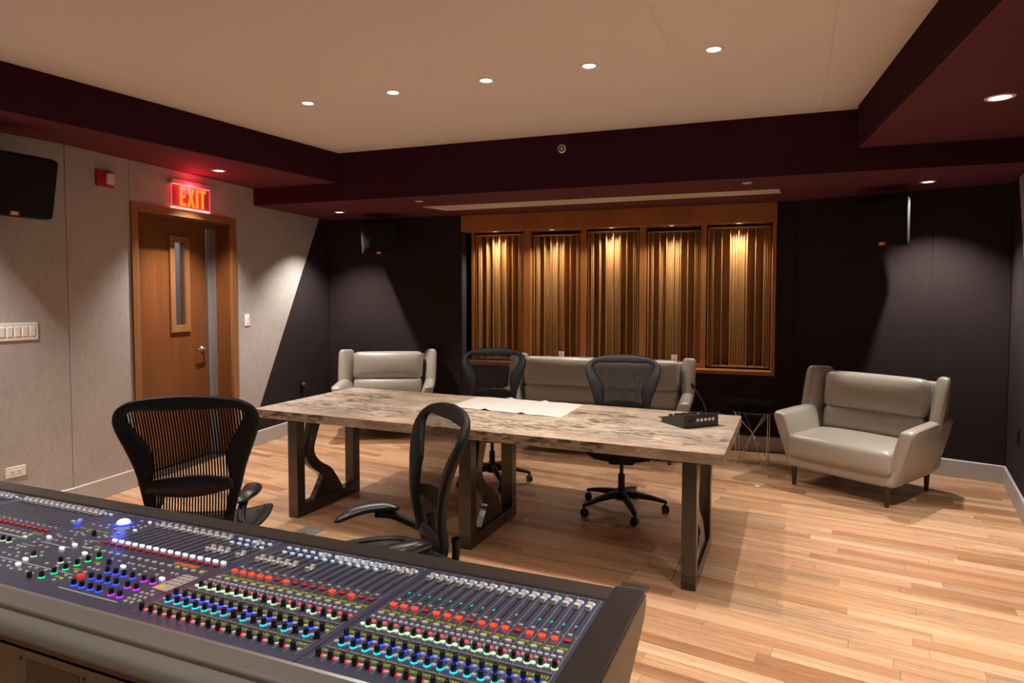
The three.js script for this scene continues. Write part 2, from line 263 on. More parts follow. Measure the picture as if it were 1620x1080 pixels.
// ---------------------------------------------------------------- door in the left wall
const wallLeft = scene.getObjectByName('wall_left');
function onWall(g, name) { const w = scene.getObjectByName(name); g.position.copy(w.position); g.rotation.copy(w.rotation); return g; }
{
  const d = new THREE.Group(); d.name = 'door_1'; scene.add(d); onWall(d, 'wall_left'); struct(d, 'cherry wood studio door with a narrow glass light');
  const cas = 0.066, x0 = 0.613, x1 = 1.701, top = 2.289;
  obj('casing', uvm(ext([[x0 - cas, 0.001], [x0, 0.001], [x0, top], [x1, top], [x1, 0.001], [x1 + cas + 0.006, 0.001], [x1 + cas + 0.006, top + cas], [x0 - cas, top + cas]], 0.034, 0.003).translate(0, 0, -0.018), 'y'), M.casing, d);
  obj('jamb', uvm(span(x0 - 0.012, x0 + 0.006, 0.001, top, -0.29, -0.018), 'y'), M.door, d);
  obj('jamb', uvm(span(x1 - 0.006, x1 + 0.012, 0.001, top, -0.29, -0.018), 'y'), M.door, d);
  obj('jamb_head', uvm(span(x0, x1, top - 0.006, top + 0.012, -0.29, -0.018), 'x'), M.door, d);
  obj('door_stop', uvm(merge([span(x0 + 0.006, x0 + 0.02, 0.001, top - 0.006, -0.245, -0.20), span(x0 + 0.006, x1 - 0.006, top - 0.045, top - 0.006, -0.245, -0.15)]), 'y'), M.door, d);
  obj('seal_strip', [span(x1 - 0.026, x1 - 0.006, 0.001, top - 0.045, -0.245, -0.175), span(x1 - 0.052, x1 - 0.026, 0.001, top - 0.045, -0.245, -0.232)], std(col(0.34, 0.33, 0.34), 0.35, 0.6), d);
  for (let k = 0; k < 6; k++) obj('screw', cyl(0.004, 0.004, 0.004, 10).rotateX(Math.PI / 2).translate(x1 - 0.038, 0.35 + k * 0.34, -0.231), M.chrome, d);
  const wx0 = 1.235, wx1 = 1.355, wy0 = 1.305, wy1 = 2.085;
  const leaf = obj('leaf', uvm(ext(rect(x0 + 0.01, x1 - 0.058, 0.006, top - 0.03), 0.045, 0, [rect(wx0, wx1, wy0, wy1)]).translate(0, 0, -0.29), 'y'), M.door, d);
  obj('glazing_bead', uvm(ext(rect(wx0 - 0.058, wx1 + 0.058, wy0 - 0.066, wy1 + 0.06), 0.022, 0.004, [rect(wx0, wx1, wy0, wy1)]).translate(0, 0, -0.246), 'y'), M.casing, leaf);
  obj('pane', span(wx0 - 0.004, wx1 + 0.004, wy0 - 0.004, wy1 + 0.004, -0.272, -0.266), M.glass, leaf);
  const h = obj('handle', [at(lathe([[0, 0], [0.027, 0], [0.027, 0.008], [0.012, 0.012], [0.011, 0.05], [0, 0.05]], 20), 1.565, 1.06, -0.245, Math.PI / 2), tube([[1.565, 1.06, -0.197], [1.545, 1.062, -0.19], [1.48, 1.06, -0.188], [1.45, 1.056, -0.19]], 0.009, 14, 8)], M.nickel, leaf);
  // the corridor beyond the glass: a pale wall in daylight-coloured light
  const corr = obj('wall_corridor', span(0.3, 2.1, 0, 2.6, -1.32, -1.26), std(col(0.42, 0.50, 0.50), 0.8)); onWall(corr, 'wall_left'); struct(corr);
  const cs = obj('wall_corridor_end', [span(0.3, 0.34, 0, 2.6, -1.26, -0.3), span(2.06, 2.1, 0, 2.6, -1.26, -0.3), span(0.3, 2.1, 2.6, 2.64, -1.32, -0.3), span(0.3, 2.1, -0.04, 0, -1.32, -0.3)], std(col(0.3, 0.3, 0.3), 0.8)); onWall(cs, 'wall_left'); struct(cs);
  const lp = thing('corridor_lamp', 'small round lamp on the corridor ceiling behind the door', 'lamp'); onWall(lp, 'wall_left'); lp.position.y = 0;
  obj('lamp_glass', cyl(0.07, 0.07, 0.03, 20, 1.2, 2.585, -0.8), glow(col(0.9, 0.97, 1), 2), lp);
  const pl = new THREE.PointLight(col(0.9, 0.97, 1), 1.6, 0, 2); pl.position.set(1.2, 2.54, -0.8); lp.add(pl);
}

// ---------------------------------------------------------------- lamps
function downlight(name, label, group, [x, y, z], { r = 0.042, power = 40, cone = 42, soft = 0.7, target = [0, -1, 0], rim = M.whitePlastic, lens = M.lens, color = LAMP.warm } = {}) {
  const t = thing(name, label, 'downlight', [x, y, z], 0, group);
  obj('trim_ring', lathe([[r, 0.004], [r + 0.016, 0.0025], [r + 0.018, -0.001], [r + 0.014, -0.004], [r - 0.002, -0.0045], [r - 0.002, 0.004]], 32), rim, t);
  obj('lens', lathe([[0, -0.002], [r * 0.6, -0.0025], [r - 0.003, -0.0015], [r - 0.003, 0.003], [0, 0.003]], 28), lens, t);
  if (power > 0) {
    const s = new THREE.SpotLight(color, power, 0, cone * R, soft, 2); s.position.set(0, -0.012, 0); s.target.position.set(target[0], target[1], target[2]); s.shadow.radius = 1; s.shadow.mapSize.set(1024, 1024); t.add(s, s.target);
  }
  return t;
}
const rowSpots = [[-3.257, -3.669], [-2.549, -3.715], [-1.856, -3.755], [-1.167, -3.773], [-0.445, -3.81]];
rowSpots.forEach(([x, z], i) => downlight('ceiling_downlight', 'lit round downlight in the row across the beige ceiling', 'downlights in the beige ceiling', [x, CEIL, z], { power: LAMP.ceiling[i], cone: 50, soft: 0.6 }));
// the next rows of the same grid, above and behind the camera
for (const z of [-1.72, 0.3]) for (const x of [-3.3, -1.85, -0.45]) downlight('ceiling_downlight', z < 0 ? 'lit round downlight of the row above the operator side of the console' : 'lit round downlight of the row behind the mixing console', z < 0 ? 'downlights above the console' : 'downlights behind the console', [x, CEIL, z], { power: z > 0 ? LAMP.rear : x < -3 ? LAMP.speaker : LAMP.front, cone: 46, soft: 0.6 });
downlight('soffit_downlight', 'lit downlight in the plum soffit beside the exit sign', null, [-4.697, SOF, -4.143], { power: LAMP.soffit, cone: 48, soft: 0.5 });
downlight('soffit_downlight', 'lit downlight in the left plum soffit above the big wall speaker', null, [-4.60, SOF, -1.75], { power: LAMP.soffit, cone: 48, soft: 0.5 });
downlight('soffit_downlight', 'lit downlight in the right plum soffit with a wide pale ring', null, [1.025, SOF, -4.388], { power: LAMP.right, cone: 36, soft: 1, r: 0.055 });
downlight('soffit_downlight', 'lit downlight in the right plum soffit beside the console', null, [0.98, SOF, -1.9], { power: LAMP.near, cone: 48, soft: 0.5 });
downlight('wall_wash_downlight', 'lit downlight in the low soffit above the left loveseat', null, [-4.705, LOW, -5.788], { power: LAMP.wash, cone: 52, soft: 0.45 });
downlight('wall_wash_downlight', 'lit downlight in the low soffit above the right loveseat', null, [0.981, LOW, -6.192], { power: LAMP.wash, cone: 52, soft: 0.45 });
for (const [x, z, l] of [[-3.411, -5.404, 'small unlit round cover in the low soffit above the left end of the pale slot'], [-0.377, -5.62, 'small unlit round cover in the low soffit above the right end of the pale slot']]) {
  const t = thing('sprinkler_cover', l, 'sprinkler', [x, LOW, z]); obj('cover', lathe([[0, -0.010], [0.036, -0.009], [0.041, -0.006], [0.041, -0.002], [0, -0.002]], 24), M.deadLens, t); obj('collar', lathe([[0.030, 0.001], [0.034, -0.002], [0.028, -0.002], [0.028, 0.001]], 20), M.nickel, t);
}
{ // long cream slot diffuser let into the low soffit
  const t = thing('slot_diffuser', 'long cream slot diffuser in the low plum soffit', 'diffuser', [0, LOW, 0]);
  obj('blade', plan([[-3.60, -5.775], [-0.141, -6.075], [-0.135, -6.20], [-3.56, -5.955]], -0.006, 0.0), M.strip, t);
  obj('blade', plan([[-3.557, -5.967], [-0.134, -6.212], [-0.130, -6.305], [-3.52, -6.135]], -0.006, 0.0), M.strip, t);
}
{ // sprinkler head on the front of the low soffit
  const t = thing('fire_sprinkler', 'round chrome sprinkler head on the dark fascia', 'sprinkler', [-1.872, 2.86, -5.270], 4.7 * R);
  obj('escutcheon', lathe([[0.022, 0.012], [0.034, 0.010], [0.042, 0.0], [0.036, 0.0], [0.020, 0.006]], 26).rotateX(Math.PI / 2), M.nickel, t);
  obj('head', lathe([[0, 0.02], [0.012, 0.018], [0.014, 0.004], [0, 0.0]], 18).rotateX(Math.PI / 2), M.chrome, t);
}

// ---------------------------------------------------------------- things on the left wall
function wallThing(wall, name, label, category, s, y, z = 0) {
  const w = scene.getObjectByName(wall), t = thing(name, label, category); t.rotation.copy(w.rotation); t.position.copy(v3(s, y, z).applyEuler(w.rotation).add(w.position)); return t;
}
{ // exit sign: brushed housing, clear panel lit from its edge, red letters
  const t = wallThing('wall_left', 'exit_sign', 'glowing red EXIT sign with a clear panel above the door', 'sign', 1.178, 2.36, 0.0);
  const w = 0.47, h = 0.255;
  obj('housing', rbox(w, 0.042, 0.05, 0.004, 0, h - 0.021, 0.026), std(col(0.55, 0.5, 0.47), 0.4, 0.6), t);
  obj('back_plate', rbox(w, 0.03, 0.012, 0.003, 0, h - 0.015, 0.006), std(col(0.4, 0.37, 0.35), 0.4, 0.6), t);
  const p = obj('panel', span(-w / 2 + 0.012, w / 2 - 0.012, 0.012, h - 0.04, 0.024, 0.030), std(col(1, 0.75, 0.75), 0.05, 0, { transmission: 1, thickness: 0, ior: 1.49 }), t);
  const redGlow = glow(col(1, 0.03, 0.04), 3.0), edge = glow(col(1, 0.10, 0.09), 5);
  obj('lit_edge', [span(-w / 2 + 0.008, -w / 2 + 0.012, 0.012, h - 0.042, 0.0235, 0.0305), span(w / 2 - 0.012, w / 2 - 0.008, 0.012, h - 0.042, 0.0235, 0.0305)], redGlow, t);
  obj('lit_edge', span(-w / 2 + 0.008, w / 2 - 0.008, 0.006, 0.016, 0.0235, 0.0305), edge, t);
  obj('lower_lip', span(-w / 2 + 0.008, w / 2 - 0.008, 0.0, 0.006, 0.014, 0.034), glow(col(1, 0.42, 0.38), 2.2), t);
  obj('light_bar', span(-w / 2 + 0.02, w / 2 - 0.02, h - 0.046, h - 0.042, 0.02, 0.034), edge, t);
  const letter = glow(col(1, 0.12, 0.015), 2.6), H = 0.172, st = 0.030, z0 = 0.0302, z1 = 0.0325, y0 = 0.026;
  const L = (pts, x) => ext(pts, z1 - z0).translate(x, y0, z0);
  obj('letter', L([[0, 0], [0.072, 0], [0.072, 0.028], [st, 0.028], [st, 0.073], [0.062, 0.073], [0.062, 0.1], [st, 0.1], [st, H - 0.028], [0.072, H - 0.028], [0.072, H], [0, H]], -0.135), letter, t);
  obj('letter', L([[0, 0], [0.031, 0], [0.045, 0.055], [0.059, 0], [0.09, 0], [0.061, 0.088], [0.088, H], [0.057, H], [0.045, 0.122], [0.033, H], [0.002, H], [0.029, 0.088]], -0.052), letter, t);
  obj('letter', L(rect(0, st, 0, H), 0.052), letter, t);
  obj('letter', L([[0.026, 0], [0.056, 0], [0.056, H - 0.028], [0.082, H - 0.028], [0.082, H], [0, H], [0, H - 0.028], [0.026, H - 0.028]], 0.092), letter, t);
  const l = new THREE.PointLight(col(1, 0.03, 0.06), LAMP.exit, 0, 2); l.position.set(0.0, 0.20, 0.055); l.shadow.radius = 4; t.add(l);
}
{ // fire alarm strobe
  const t = wallThing('wall_left', 'alarm_strobe', 'red fire alarm strobe with a white lens on grey cloth', 'alarm', 0.318, 2.497, 0);
  obj('plate', rbox(0.15, 0.125, 0.028, 0.006, 0, 0, 0.014), M.red, t);
  obj('lens_housing', rbox(0.062, 0.088, 0.034, 0.010, 0.022, 0.002, 0.042), std(col(0.72, 0.66, 0.62), 0.2, 0, { clearcoat: 0.6 }), t);
  obj('sounder_slot', [span(-0.058, -0.03, -0.02, -0.016, 0.027, 0.0292), span(-0.058, -0.03, -0.006, -0.002, 0.027, 0.0292), span(-0.058, -0.03, 0.008, 0.012, 0.027, 0.0292)], std(col(0.16, 0.006, 0.008), 0.5), t);
}
function switchPlate(wall, s, y, n, label) {
  const w = 0.046 * n + 0.026, t = wallThing(wall, 'light_switch', label, 'switch', s, y, 0);
  obj('plate', rbox(w, 0.122, 0.007, 0.003, 0, 0, 0.0035), M.whitePlastic, t);
  for (let k = 0; k < n; k++) { const x = (k - (n - 1) / 2) * 0.046; obj('rocker', rbox(0.033, 0.067, 0.009, 0.002, x, 0, 0.0065).rotateX(0.03), std(col(0.82, 0.79, 0.76), 0.3), t); }
}
function outlet(wall, s, y, mat, label, tall = false) {
  const t = wallThing(wall, 'wall_outlet', label, 'outlet', s, y, 0), w = tall ? 0.075 : 0.122, h = tall ? 0.122 : 0.075;
  obj('plate', rbox(w, h, 0.007, 0.003, 0, 0, 0.0035), mat, t);
  for (const k of [-1, 1]) {
    const x = tall ? 0 : k * 0.021, y = tall ? k * 0.021 : 0, f = obj('socket', rbox(tall ? 0.034 : 0.036, tall ? 0.036 : 0.034, 0.004, 0.006, x, y, 0.0065), mat, t);
    obj('slot', [box(0.003, 0.009, 0.0014, x - 0.006, y + 0.003, 0.0087), box(0.003, 0.007, 0.0014, x + 0.006, y + 0.003, 0.0087), cyl(0.0025, 0.0025, 0.0014, 8).rotateX(Math.PI / 2).translate(x, y - 0.008, 0.0087)], M.cavity, f);
  }
  return t;
}
switchPlate('wall_left', 1.925, 1.332, 1, 'single white light switch between the door and the slanting dark cloth');
{ const w = scene.getObjectByName('wall_left_near'), L = Math.hypot(LB[0] - LN[0], LB[1] - LN[1]); switchPlate('wall_left_near', L - 0.335, 1.338, 5, 'wide white multi-gang light switch on the grey cloth'); outlet('wall_left_near', L - 0.37, 0.365, M.whitePlastic, 'white duplex outlet on the grey cloth near the floor'); }
{
  const t = outlet('wall_left', 2.83, 0.53, M.blackPlastic, 'black outlet on the dark cloth near the slanting seam', true);
  obj('plug', [rbox(0.035, 0.04, 0.03, 0.008, 0.008, 0.018, 0.024), cyl(0.007, 0.010, 0.02, 12).rotateX(Math.PI / 2).translate(0.008, 0.018, 0.046)], M.nickel, t);
}
outlet('wall_back', 3.21, 0.62, M.blackPlastic, 'black outlet on the dark cloth below the wooden diffuser bay');
outlet('wall_right', 0.68, 0.535, M.blackPlastic, 'black outlet on the right wall beside the corner', true);
{ // low return-air opening behind the glass side table
  const t = wallThing('wall_back', 'air_return', 'black air return in the wall behind the glass side table', 'vent', 3.155, 0.165, 0);
  obj('frame', ext(rect(-0.25, 0.25, 0, 0.375), 0.012, 0.003, [rect(-0.225, 0.225, 0.025, 0.34)]).translate(0, 0, 0.003), M.cavity, t);
  obj('backing', span(-0.23, 0.23, 0.02, 0.345, 0.001, 0.004), M.cavity, t);
  for (let k = 0; k < 7; k++) obj('slat', box(0.45, 0.002, 0.016, 0, 0.05 + k * 0.042, 0.011), M.cavity, t);
}

// ---------------------------------------------------------------- loudspeakers
function badge(parent, x, y, z) {
  const c = document.createElement('canvas'); c.width = 64; c.height = 32; const k = c.getContext('2d'); k.fillStyle = '#c9602a'; k.fillRect(0, 0, 64, 32); k.fillStyle = '#fff3dc'; k.font = 'bold 24px sans-serif'; k.textAlign = 'center'; k.textBaseline = 'middle'; k.fillText('JBL', 32, 17);
  const t = new THREE.CanvasTexture(c); t.colorSpace = THREE.SRGBColorSpace;
  const b = obj('badge', new THREE.BoxGeometry(0.05, 0.026, 0.004).translate(x, y, z), std(col(1, 1, 1), 0.35, 0, { map: t }), parent); b.userData.label = 'small orange maker badge';
}
function speaker(label, [x, y, z], turn, tilt, W = 0.40, H = 0.37, D = 0.30, mount = 0.2) {
  const t = thing('loudspeaker', label, 'speaker', [x, y, z], turn);
  const tp = g => g.rotateX(tilt);
  const sh = (w0, w1, h, d) => puff(w0, h, d, 0.035, [0, 0, 0.012], 18, q => { const k = (q.z / d + 0.5); q.x *= 0.72 + 0.28 * k; q.y = q.y * (0.86 + 0.14 * k); q.x *= 1 - 0.05 * (0.5 - q.y / h) * k; });
  obj('cabinet', tp(sh(W, W, H, D).translate(0, 0, -0.02)), M.blackPlastic, t);
  obj('grille', tp(uvm(puff(W * 0.955, H * 0.94, 0.05, 0.022, [0, 0, 0.014], 18, q => { q.x *= 1 - 0.05 * (0.5 - q.y / H); }).translate(0, 0, D / 2 - 0.025))), M.speakerCloth, t);
  const b = new THREE.Group(); badge(t, 0, -H * 0.42, D / 2 + 0.008); t.children[t.children.length - 1].geometry.rotateX(tilt);
  obj('bracket', [tp(rbox(0.07, 0.16, 0.03, 0.006, 0, 0, -D / 2 - 0.03)), tube([[0, 0, -D / 2], [0, 0.02, -D / 2 - mount * 0.6], [0, 0.03, -D / 2 - mount]], 0.022, 10, 10), rbox(0.12, 0.16, 0.012, 0.003, 0, 0.03, -D / 2 - mount)], M.blackPlastic, t);
  return t;
}
speaker('black loudspeaker with orange badge on the grey cloth wall above the wide light switch', [-4.66, 2.31, -2.44], 91 * R, 0.16, 0.54, 0.42, 0.22, 0.13);
speaker('black loudspeaker on the dark wall above the left loveseat', [-4.42, 2.26, -6.16], 28 * R, 0.14, 0.42, 0.40, 0.30, 0.11);
speaker('black loudspeaker on the dark wall above the right loveseat', [0.70, 2.225, -6.36], -18 * R, 0.16, 0.42, 0.42, 0.24, 0.19);

// ---------------------------------------------------------------- wooden bay with five diffusers in the back wall
const bayTurn = Math.atan2(0.292, 3.421), bayAt = [-3.595, 0, -6.60];
{
  const t = thing('diffuser_bay', 'cherry wood bay with a deep header beam in the back wall', 'wall bay', bayAt, bayTurn), w = 3.433;
  obj('header_beam', uvm(ext([[0, 2.326], [w, 2.326], [w, 2.518], [0, 2.518]], 0.38, 0.003).translate(0, 0, -0.38), 'y'), M.cherry, t);
  obj('stile', uvm(span(0.064, 0.10, 0.81, 2.326, -0.41, -0.165), 'y'), M.cherry, t);
  obj('stile', uvm(span(w - 0.036, w - 0.002, 0.81, 2.326, -0.41, 0.0), 'y'), M.cherry, t);
  obj('sill', uvm(span(0.01, w - 0.002, 0.774, 0.81, -0.41, 0.004), 'x'), M.cherry, t);
  for (const [a, b] of [[0.80, 1.398], [2.12, 2.70]]) obj('ledge', uvm(span(a, b, 0.81, 0.849, -0.41, -0.168), 'x'), M.cherry, t);
  for (const [a, b] of [[0.724, 0.80], [1.398, 1.466], [2.054, 2.12], [2.70, 2.756]]) obj('mullion', uvm(span(a, b, 0.81, 2.326, -0.41, -0.165), 'y'), M.cherry, t);
  obj('back_board', span(0.064, w - 0.002, 0.80, 2.33, -0.418, -0.41), M.cavity, t);
  // five quadratic diffusers: fins with wells of different depth between them
  const deep = [0.015, 0.12, 0.165, 0.08, 0.08, 0.165, 0.12, 0.015];
  [[0.108, 0.716, -0.185], [0.808, 1.392, -0.255], [1.472, 2.048, -0.185], [2.126, 2.694, -0.255], [2.762, 3.392, -0.185]].forEach(([a, b, z], i) => {
    const d = thing('acoustic_diffuser', ['wooden acoustic diffuser at the left end of the bay', 'recessed wooden acoustic diffuser behind the left white candle cup', 'wooden acoustic diffuser in the middle of the bay', 'recessed wooden acoustic diffuser behind the right white candle cup', 'wooden acoustic diffuser at the right end of the bay'][i], 'acoustic panel', [bayAt[0] + a * Math.cos(bayTurn), i % 2 ? 0.852 : 0.83, bayAt[2] - a * Math.sin(bayTurn)], bayTurn, 'diffusers in the wooden bay');
    const W = b - a, h = i % 2 ? 1.435 : 1.472, e = 0.006, s = z, f = 0.014, zb = Math.min(-0.40, z - 0.14);
    obj('edge_frame', uvm(merge([span(e, e + f, 0, h, zb, s), span(W - e - f, W - e, 0, h, zb, s), span(e, W - e, 0, f, zb, s), span(e, W - e, h - f, h, zb, s)]), 'y'), M.maple, d);
    const n = 8, inner = W - 2 * e - 2 * f, wide = [0.55, 1, 1, 1, 1, 1, 1, 0.55], sum = wide.reduce((p, q) => p + q); let x = e + f;
    for (let k = 0; k < n; k++) {
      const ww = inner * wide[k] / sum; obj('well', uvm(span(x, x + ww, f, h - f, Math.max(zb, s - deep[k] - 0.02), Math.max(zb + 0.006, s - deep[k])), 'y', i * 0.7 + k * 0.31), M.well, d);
      if (deep[k] < 0.1) obj('slat', uvm(merge([span(x + ww * 0.30, x + ww * 0.36, f, h - f, s - deep[k], s - deep[k] + 0.02), span(x + ww * 0.66, x + ww * 0.72, f, h - f, s - deep[k], s - deep[k] + 0.03)]), 'y'), M.maple, d);
      x += ww; if (k < n - 1) obj('fin', uvm(span(x - 0.0028, x + 0.0028, f, h - f, zb + 0.01, s - 0.002), 'y', k * 0.23), M.maple, d);
    }
  });
  // lamps in the underside of the beam, one in front of each diffuser
  [0.40, 1.085, 1.76, 2.40, 3.076].forEach((x, i) => {
    const c = Math.cos(bayTurn), s = Math.sin(bayTurn), z = -0.085;
    const p = [bayAt[0] + x * c + z * s, 2.326, bayAt[2] - x * s + z * c];
    downlight('beam_downlight', ['small lit downlight under the beam above the left end diffuser', 'small lit downlight under the beam above the left recessed diffuser', 'small lit downlight under the beam above the middle diffuser', 'small lit downlight under the beam above the right recessed diffuser', 'small lit downlight under the beam above the right end diffuser'][i], 'downlights under the wooden beam', p, { r: 0.030, power: LAMP.beam, cone: 62, soft: 0.7, lens: M.beamLens, rim: M.nickel, target: [-0.055 * s, -1, -0.055 * c] });
  });
}
// two frosted cups on the ledge behind the sofa
for (const [x, z, l] of [[-2.447, -6.897, 'white frosted candle cup on the ledge left of the middle diffuser'], [-1.188, -7.005, 'white frosted candle cup on the ledge right of the middle diffuser']]) {
  const t = thing('candle_cup', l, 'cup', [x, 0.849, z], 0, 'frosted cups on the bay ledge');
  obj('cup', lathe([[0, 0.004], [0.027, 0.004], [0.031, 0.012], [0.034, 0.09], [0.031, 0.09], [0.028, 0.014], [0, 0.012]], 24), std(col(0.9, 0.86, 0.8), 0.35, 0, { transmission: 0.3, thickness: 0 }), t);
  obj('candle', cyl(0.026, 0.026, 0.04, 18, 0, 0.036, 0), std(col(0.85, 0.8, 0.7), 0.6), t);
}

// ---------------------------------------------------------------- conference table
{
  const t = thing('conference_table', 'long conference table with a distressed grey slab top on black steel frames', 'table', [-1.972, 0, -4.04]);
  const w = 3.298, d = 1.165;
  obj('table_top', uvm(rbox(w, 0.061, d, 0.003, 0, 0.7295, 0, 2), 'x', 0.3, 0.1), M.slab, t);
  const S0 = [[-3.634, 0.70], [-3.598, 0.536], [-3.577, 0.465], [-3.588, 0.386], [-3.641, 0.316], [-3.744, 0.236], [-3.729, 0.186], [-3.693, 0.137], [-3.650, 0.08]];
  const S1 = [[-3.755, 0.70], [-3.687, 0.537], [-3.662, 0.465], [-3.677, 0.404], [-3.739, 0.34], [-3.84, 0.276], [-3.898, 0.21], [-3.95, 0.136], [-3.985, 0.08]];
  const curve = pts => new THREE.SplineCurve(pts.map(p => new THREE.Vector2(p[0] + 4.04, p[1]))).getPoints(40);
  const sOut = [...curve(S0), ...curve(S1).reverse()].map(p => [p.x, p.y]);
  for (const [x0, x1] of [[-3.298, -3.212], [-1.908, -1.822], [-0.540, -0.462]]) {
    const a = x0 + 1.972, b = x1 + 1.972, cx = (a + b) / 2, W = b - a, zf = 0.578, zb = -0.13, s = 0.078;
    const f = obj('leg_frame', [rbox(W, 0.622, s, 0.004, cx, 0.311 + 0.0765, zf - s / 2), rbox(W, 0.622, s, 0.004, cx, 0.311 + 0.0765, zb + s / 2), rbox(W, 0.0775, zf - zb, 0.004, cx, 0.03875, (zf + zb) / 2)], M.blackSteel, t);
    obj('curved_brace', ext(sOut, 0.05, 0.004).translate(0, 0, -0.025).rotateY(-Math.PI / 2).applyMatrix4(new THREE.Matrix4().makeTranslation(cx, 0, 0)), M.blackSteel, f);
    obj('top_plate', box(W + 0.04, 0.006, zf - zb, cx, 0.696, (zf + zb) / 2), M.blackSteel, f);
  }
}
// folded drawing on the table
{
  const t = thing('paper_sheet', 'large cream paper sheet with two soft folds on the table', 'paper', [0, 0.76, 0]);
  const nx = 48, nz = 10, pos = [], idx = [], c = [[-2.352, -4.100], [-1.442, -4.045], [-1.449, -4.598], [-2.360, -4.606]];
  const hump = u => 0.014 * Math.exp(-Math.pow((u - 0.345) / 0.030, 2)) + 0.012 * Math.exp(-Math.pow((u - 0.665) / 0.028, 2)) + 0.0035 * (1 - Math.cos(u * 6 * Math.PI)) / 2;
  for (let j = 0; j <= nz; j++) for (let i = 0; i <= nx; i++) {
    const u = i / nx, v = j / nz, x = (c[0][0] * (1 - u) + c[1][0] * u) * (1 - v) + (c[3][0] * (1 - u) + c[2][0] * u) * v, z = (c[0][1] * (1 - u) + c[1][1] * u) * (1 - v) + (c[3][1] * (1 - u) + c[2][1] * u) * v;
    pos.push(x, 0.0012 + hump(u + 0.02 * (v - 0.5)), z);
  }
  for (let j = 0; j < nz; j++) for (let i = 0; i < nx; i++) { const a = j * (nx + 1) + i; idx.push(a, a + 1, a + nx + 1, a + 1, a + nx + 2, a + nx + 1); }
  const g = new THREE.BufferGeometry(); g.setAttribute('position', new THREE.Float32BufferAttribute(pos, 3)); g.setIndex(idx); g.computeVertexNormals();
  const low = g.clone(); { const p = low.attributes.position; for (let i = 0; i < p.count; i++) p.setY(i, p.getY(i) - 0.0009); }
  const m = obj('sheet', [g, low], M.paper, t);
}
// small control box with a gooseneck microphone
{
  const t = thing('control_box', 'black tabletop control box with a gooseneck microphone', 'control box', [-0.60, 0.76, -4.19], 47 * R);
  const prof = [[-0.13, 0.002], [0.10, 0.002], [0.10, 0.082], [0.125, 0.084], [0.125, 0.090], [-0.165, 0.030], [-0.165, 0.024], [-0.13, 0.028]];   // side view (depth, height), taller at the sockets
  obj('case', ext(prof, 0.27, 0.002).translate(0, 0, -0.135).rotateY(-Math.PI / 2), std(col(0.035, 0.034, 0.032), 0.45), t);
  const r = rng(3);
  for (let i = 0; i < 4; i++) for (let j = 0; j < 3; j++) { const z = -0.12 + i * 0.055, y = 0.0305 + (z + 0.165) * 0.207 + 0.0025; obj('key', rbox(0.022, 0.010, 0.018, 0.003, -0.07 + j * 0.055, y + 0.004, z), j === 1 ? M.blackPlastic : std(col(0.03, 0.03, 0.03), 0.5), t); }
  for (let i = 0; i < 5; i++) obj('socket', at(lathe([[0.007, 0], [0.0125, 0], [0.0125, 0.005], [0.008, 0.006], [0.007, 0.002], [0, 0.002]], 18), 0.005 + (i - 1.2) * 0.030, 0.048, 0.1, Math.PI / 2), M.chrome, t);
  obj('port', box(0.022, 0.018, 0.003, -0.085, 0.045, 0.1005), M.cavity, t);
  obj('gooseneck', tube([[0.105, 0.060, 0.02], [0.100, 0.10, 0.016], [0.085, 0.145, 0.006], [0.062, 0.19, -0.008], [0.042, 0.223, -0.02]], 0.0033, 26, 8), std(col(0.12, 0.11, 0.10), 0.35, 0.7), t);
  obj('microphone', at(lathe([[0, -0.022], [0.007, -0.02], [0.011, -0.006], [0.012, 0.012], [0.009, 0.022], [0, 0.026]], 18), 0.033, 0.240, -0.026, 0, 0.5, 0.6), M.blackPlastic, t);
}

